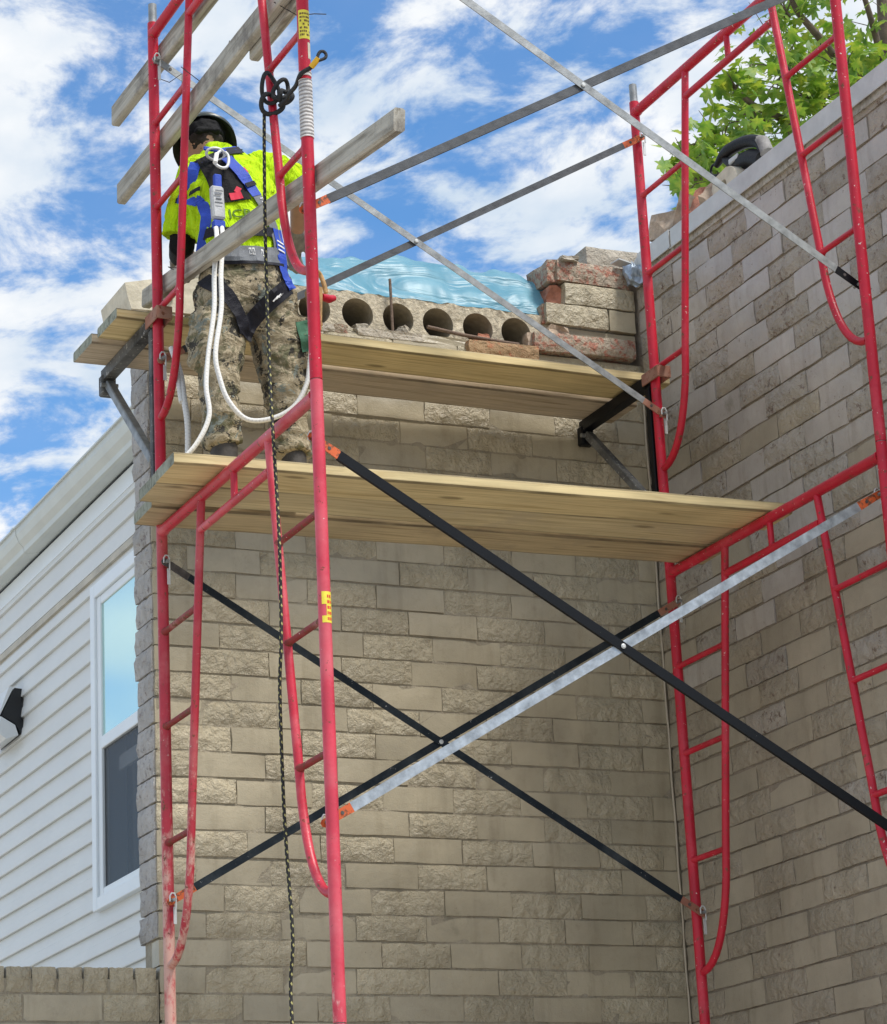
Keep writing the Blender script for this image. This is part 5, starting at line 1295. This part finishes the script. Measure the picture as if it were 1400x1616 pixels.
# tool pouch on the right hip
tp = thing('tool_pouch', (0.47, -0.27, 5.2), None, None); tp.parent = person; tp.location = Vector((0.47, -0.27, 5.2)) - BASE
for k_ in ('label', 'category'):
    if k_ in tp: del tp[k_]
mb = MB(); mb.prism([(0.455, -0.40, 5.36), (0.525, -0.36, 5.37), (0.515, -0.36, 5.20), (0.480, -0.39, 5.17)], (0.015, 0.085, 0)); mb.build('pouch', 'leather', tp)
MB().tube([(0.462, -0.405, 5.36), (0.485, -0.40, 5.25), (0.497, -0.395, 5.20)], 0.008, 8).build('pouch_strap', 'wood_handle', tp)
MB().tube(smooth_path([(0.455, -0.41, 5.39), (0.475, -0.42, 5.405), (0.50, -0.40, 5.40), (0.515, -0.40, 5.36), (0.52, -0.40, 5.33)], 5), 0.009, 8).build('cord_hook', 'leather', tp)
MB().tube([(0.53, -0.33, 5.345), (0.575, -0.30, 5.352), (0.60, -0.285, 5.365)], [0.014, 0.016, 0.012], 10).build('red_handle', 'red_paint', tp)
strap('fabric_patch', [(0.425, 5.215), (0.440, 5.16), (0.452, 5.10)], 0.045, 'patch_green', person, 0.003, 't', 8, 0.001)

# shock absorbing lanyard clipped to the D ring
ly = thing('safety_lanyard', (dp.x, dp.y - 0.03, 5.5), 'grey shock pack lanyard clipped to the harness with two thick white rope legs', 'lanyard')
cx, cy, cz = dp.x + 0.008, dp.y - 0.026, dp.z
car = [Vector((cx + a, cy, cz + b_)) for a, b_ in ((0.022, 0.0), (0.034, -0.02), (0.036, -0.06), (0.028, -0.088), (0.010, -0.095), (-0.012, -0.080), (-0.018, -0.05), (-0.012, -0.02), (0.002, 0.004))]
for v_ in car: v_.y -= 0.62 * (cz - v_.z) + 0.012; v_.x -= 0.28 * (cz - v_.z)
MB().tube(smooth_path(car, 4), 0.0062, 8).build('carabiner', 'galv_pale', ly)
MB().tube([(cx - 0.022, cy - 0.036, cz - 0.025), (cx - 0.040, cy - 0.066, cz - 0.075)], 0.009, 10).build('carabiner_gate', 'stitch_white', ly)
pz1 = cz - 0.105
py_ = min((on_cloth(cx + dx_, pz1 - dz_, 0.02, 's') or Vector((0, cy, 0))).y for dz_ in (0.02, 0.06, 0.10, 0.14, 0.18) for dx_ in (-0.02, 0.02, 0.04))
pc = Vector((0.098, min(py_ - 0.02, -0.405), 5.632))
mb = MB(); mb.box(pc, (0.050, 0.030, 0.138), Matrix.Rotation(R(-6), 3, 'X'), 0.007); pk = mb.build('shock_pack', 'pack_grey', ly)
mb = MB(); mb.box(pc + Vector((0.006, 0.010, 0.090)), (0.030, 0.02, 0.060), None, 0.004); mb.build('webbing', 'strap_blue', ly)
mb = MB(); mb.box(pc + Vector((0, -0.006, -0.088)), (0.046, 0.028, 0.028), None, 0.004); mb.build('webbing', 'strap_blue', ly)
mb = MB()
for i in range(7): mb.box(pc + Vector((random.uniform(-.004, .004), -0.0162 + 0.0105 * (0.045 - i * 0.015) * 10 * 0.1, 0.045 - i * 0.016)), (0.030 - 0.004 * (i % 3), 0.002, 0.004), Matrix.Rotation(R(-6), 3, 'X'))
mb.build('pack_print', 'strap_grey', pk)
ry = min(-0.47, pc.y - 0.02)
bx_, bz_ = pc.x, pc.z - 0.095
def rp(l): return [(x, y, z) for x, y, z in l]
legA = [(bx_ - 0.010, pc.y - 0.005, bz_), (0.072, min(-0.46, pc.y), 5.46), (0.048, -0.49, 5.31), (0.040, -0.50, 5.165), (0.014, -0.50, 4.991), (0.003, -0.50, 4.87), (0.012, -0.50, 4.764), (-0.022, -0.48, 4.672), (-0.075, -0.44, 4.605), (-0.14, -0.35, 4.565), (-0.13, -0.2, 4.56)]
legB = [(bx_ + 0.012, pc.y - 0.008, bz_), (0.092, min(-0.47, pc.y), 5.46), (0.070, -0.50, 5.314), (0.062, -0.515, 5.167), (0.034, -0.52, 4.993), (0.05, -0.515, 4.899), (0.084, -0.51, 4.819), (0.155, -0.50, 4.762), (0.252, -0.50, 4.776), (0.339, -0.50, 4.833), (0.392, -0.49, 4.924), (0.415, -0.47, 5.011), (0.44, -0.44, 5.11), (0.475, -0.41, 5.20)]
MB().tube(smooth_path(legA, 6), 0.0090, 10).build('rope_leg', 'rope_white', ly)
MB().tube(smooth_path(legB, 6), 0.0090, 10).build('rope_leg', 'rope_white', ly)

# ------------------------------------------------------------------ tree behind the right wall
def tree():
    rnd = random.Random(5)
    base = Vector((9.2, 7.6, 0)); r = thing('maple_tree', base, 'green leafy maple tree behind the right wall', 'tree')
    tp_ = [base + Vector((0, 0, 0)), base + Vector((0.05, 0.05, 3)), base + Vector((-0.05, 0, 6)), base + Vector((-0.2, -0.1, 8.5)), base + Vector((-0.3, -0.2, 10.5)), base + Vector((-0.25, -0.2, 13))]
    MB().tube(tp_, [0.26, 0.22, 0.18, 0.15, 0.11, 0.04], 12).build('trunk', 'bark', r)
    # leaf clumps: (x, y, z, radius, count)
    C = [(6.0, 6.0, 9.32, .22, 34), (6.1, 6.1, 9.58, .28, 60), (6.35, 6.2, 9.5, .30, 70), (6.45, 6.2, 9.85, .34, 90), (6.75, 6.3, 9.75, .36, 100), (6.85, 6.3, 10.15, .36, 90), (7.2, 6.4, 10.0, .42, 120),
         (6.55, 6.1, 10.28, .24, 50), (7.05, 6.2, 10.55, .34, 80), (7.45, 6.4, 10.45, .42, 120), (7.7, 6.4, 10.1, .45, 120), (7.75, 6.4, 10.75, .36, 90), (8.1, 6.6, 10.5, .5, 130), (7.12, 6.2, 11.05, .26, 50), (7.3, 6.1, 11.35, .35, 60),
         (8.5, 6.8, 10.9, .6, 130), (8.9, 7, 10.2, .7, 150), (8.3, 6.7, 9.7, .6, 120), (7.6, 6.5, 9.4, .5, 90), (7.0, 6.4, 9.3, .4, 80), (8.2, 6.8, 11.9, .8, 160), (9.2, 7.2, 11.6, .9, 180), (9.8, 7.6, 10.6, .9, 180), (9.4, 7.6, 12.8, 1.0, 180), (10.3, 8.0, 11.8, 1.0, 160), (8.9, 8.2, 11.2, .9, 140), (7.9, 7.4, 11.3, .6, 110)]
    # branches
    brs = [([tp_[3], Vector((8.2, 7.0, 9.2)), Vector((7.3, 6.6, 9.6)), Vector((6.6, 6.3, 9.6)), Vector((6.05, 6.05, 9.4))], .07), ([tp_[3], Vector((8.3, 7.0, 9.7)), Vector((7.5, 6.6, 10.2)), Vector((6.8, 6.25, 10.2)), Vector((6.5, 6.1, 10.3))], .06),
           ([tp_[4], Vector((8.4, 7.0, 10.8)), Vector((7.6, 6.4, 10.9)), Vector((7.2, 6.2, 11.1)), Vector((7.2, 6.1, 11.4))], .055), ([tp_[4], Vector((9.6, 7.4, 11.0)), Vector((10.3, 7.9, 11.8))], .06), ([tp_[3], Vector((9.4, 7.5, 10.0)), Vector((9.9, 7.6, 10.7))], .06), ([tp_[4], Vector((8.6, 7.1, 11.4)), Vector((8.2, 6.8, 12.0))], .05)]
    for pts, r0 in brs:
        sp = smooth_path(pts, 5); n = len(sp)
        MB().tube(sp, [r0 * (1 - 0.85 * i / n) for i in range(n)], 8).build('branch', 'bark', r)
    # maple leaf outline (half), five lobes
    half = [(0.0, -0.36), (0.08, -0.34), (0.20, -0.42), (0.36, -0.46), (0.24, -0.24), (0.42, -0.20), (0.62, -0.10), (0.42, -0.02), (0.48, 0.10), (0.44, 0.30), (0.30, 0.20), (0.13, 0.10), (0.16, 0.36), (0.06, 0.46), (0.0, 0.66)]
    pts2 = half + [(-x, y) for x, y in half[-2:0:-1]]
    mb = MB(); tw = MB()
    for (x, y, z, rad, cnt) in C:
        c = Vector((x, y, z))
        for k in range(max(4, cnt // 12)):
            d = Vector((rnd.gauss(0, 1), rnd.gauss(0, 1), rnd.gauss(0, .8))).normalized() * rad * rnd.uniform(.5, 1.05)
            tw.tube([c - d * 0.2 + Vector((0.05, 0.03, -0.05)), c + d * 0.5, c + d], [0.008, 0.005, 0.002], 5, cap=False)
        for k in range(int(cnt * 0.5)):
            d = Vector((rnd.gauss(0, 1), rnd.gauss(0, 1), rnd.gauss(0, 1))).normalized() * rad * rnd.random() ** 0.45
            s = rnd.uniform(0.085, 0.175); p = c + d
            rot = Matrix.Rotation(rnd.uniform(0, 6.28), 3, 'Z') @ Matrix.Rotation(R(rnd.gauss(55, 28)), 3, 'X') @ Matrix.Rotation(rnd.uniform(-.7, .7) + math.pi, 3, 'Z')
            fold = rnd.uniform(-0.1, 0.75)
            rnd_c = rnd.uniform(-0.05, 0.3)
            vs = [p + rot @ Vector((a * s, b_ * s, -abs(a) * fold * s + rnd_c * s * math.sin(b_ * 3))) for a, b_ in pts2]
            cen = p + rot @ Vector((0, -0.05 * s, 0.02 * s)); n = len(vs)
            mb.add(vs + [cen], [(i, (i + 1) % n, n) for i in range(n)], True)
    tw_ = tw.build('twigs', 'bark', r); tw_['kind'] = 'stuff'
    cr_ = mb.build('crown', 'leaf', r); cr_['kind'] = 'stuff'
tree()
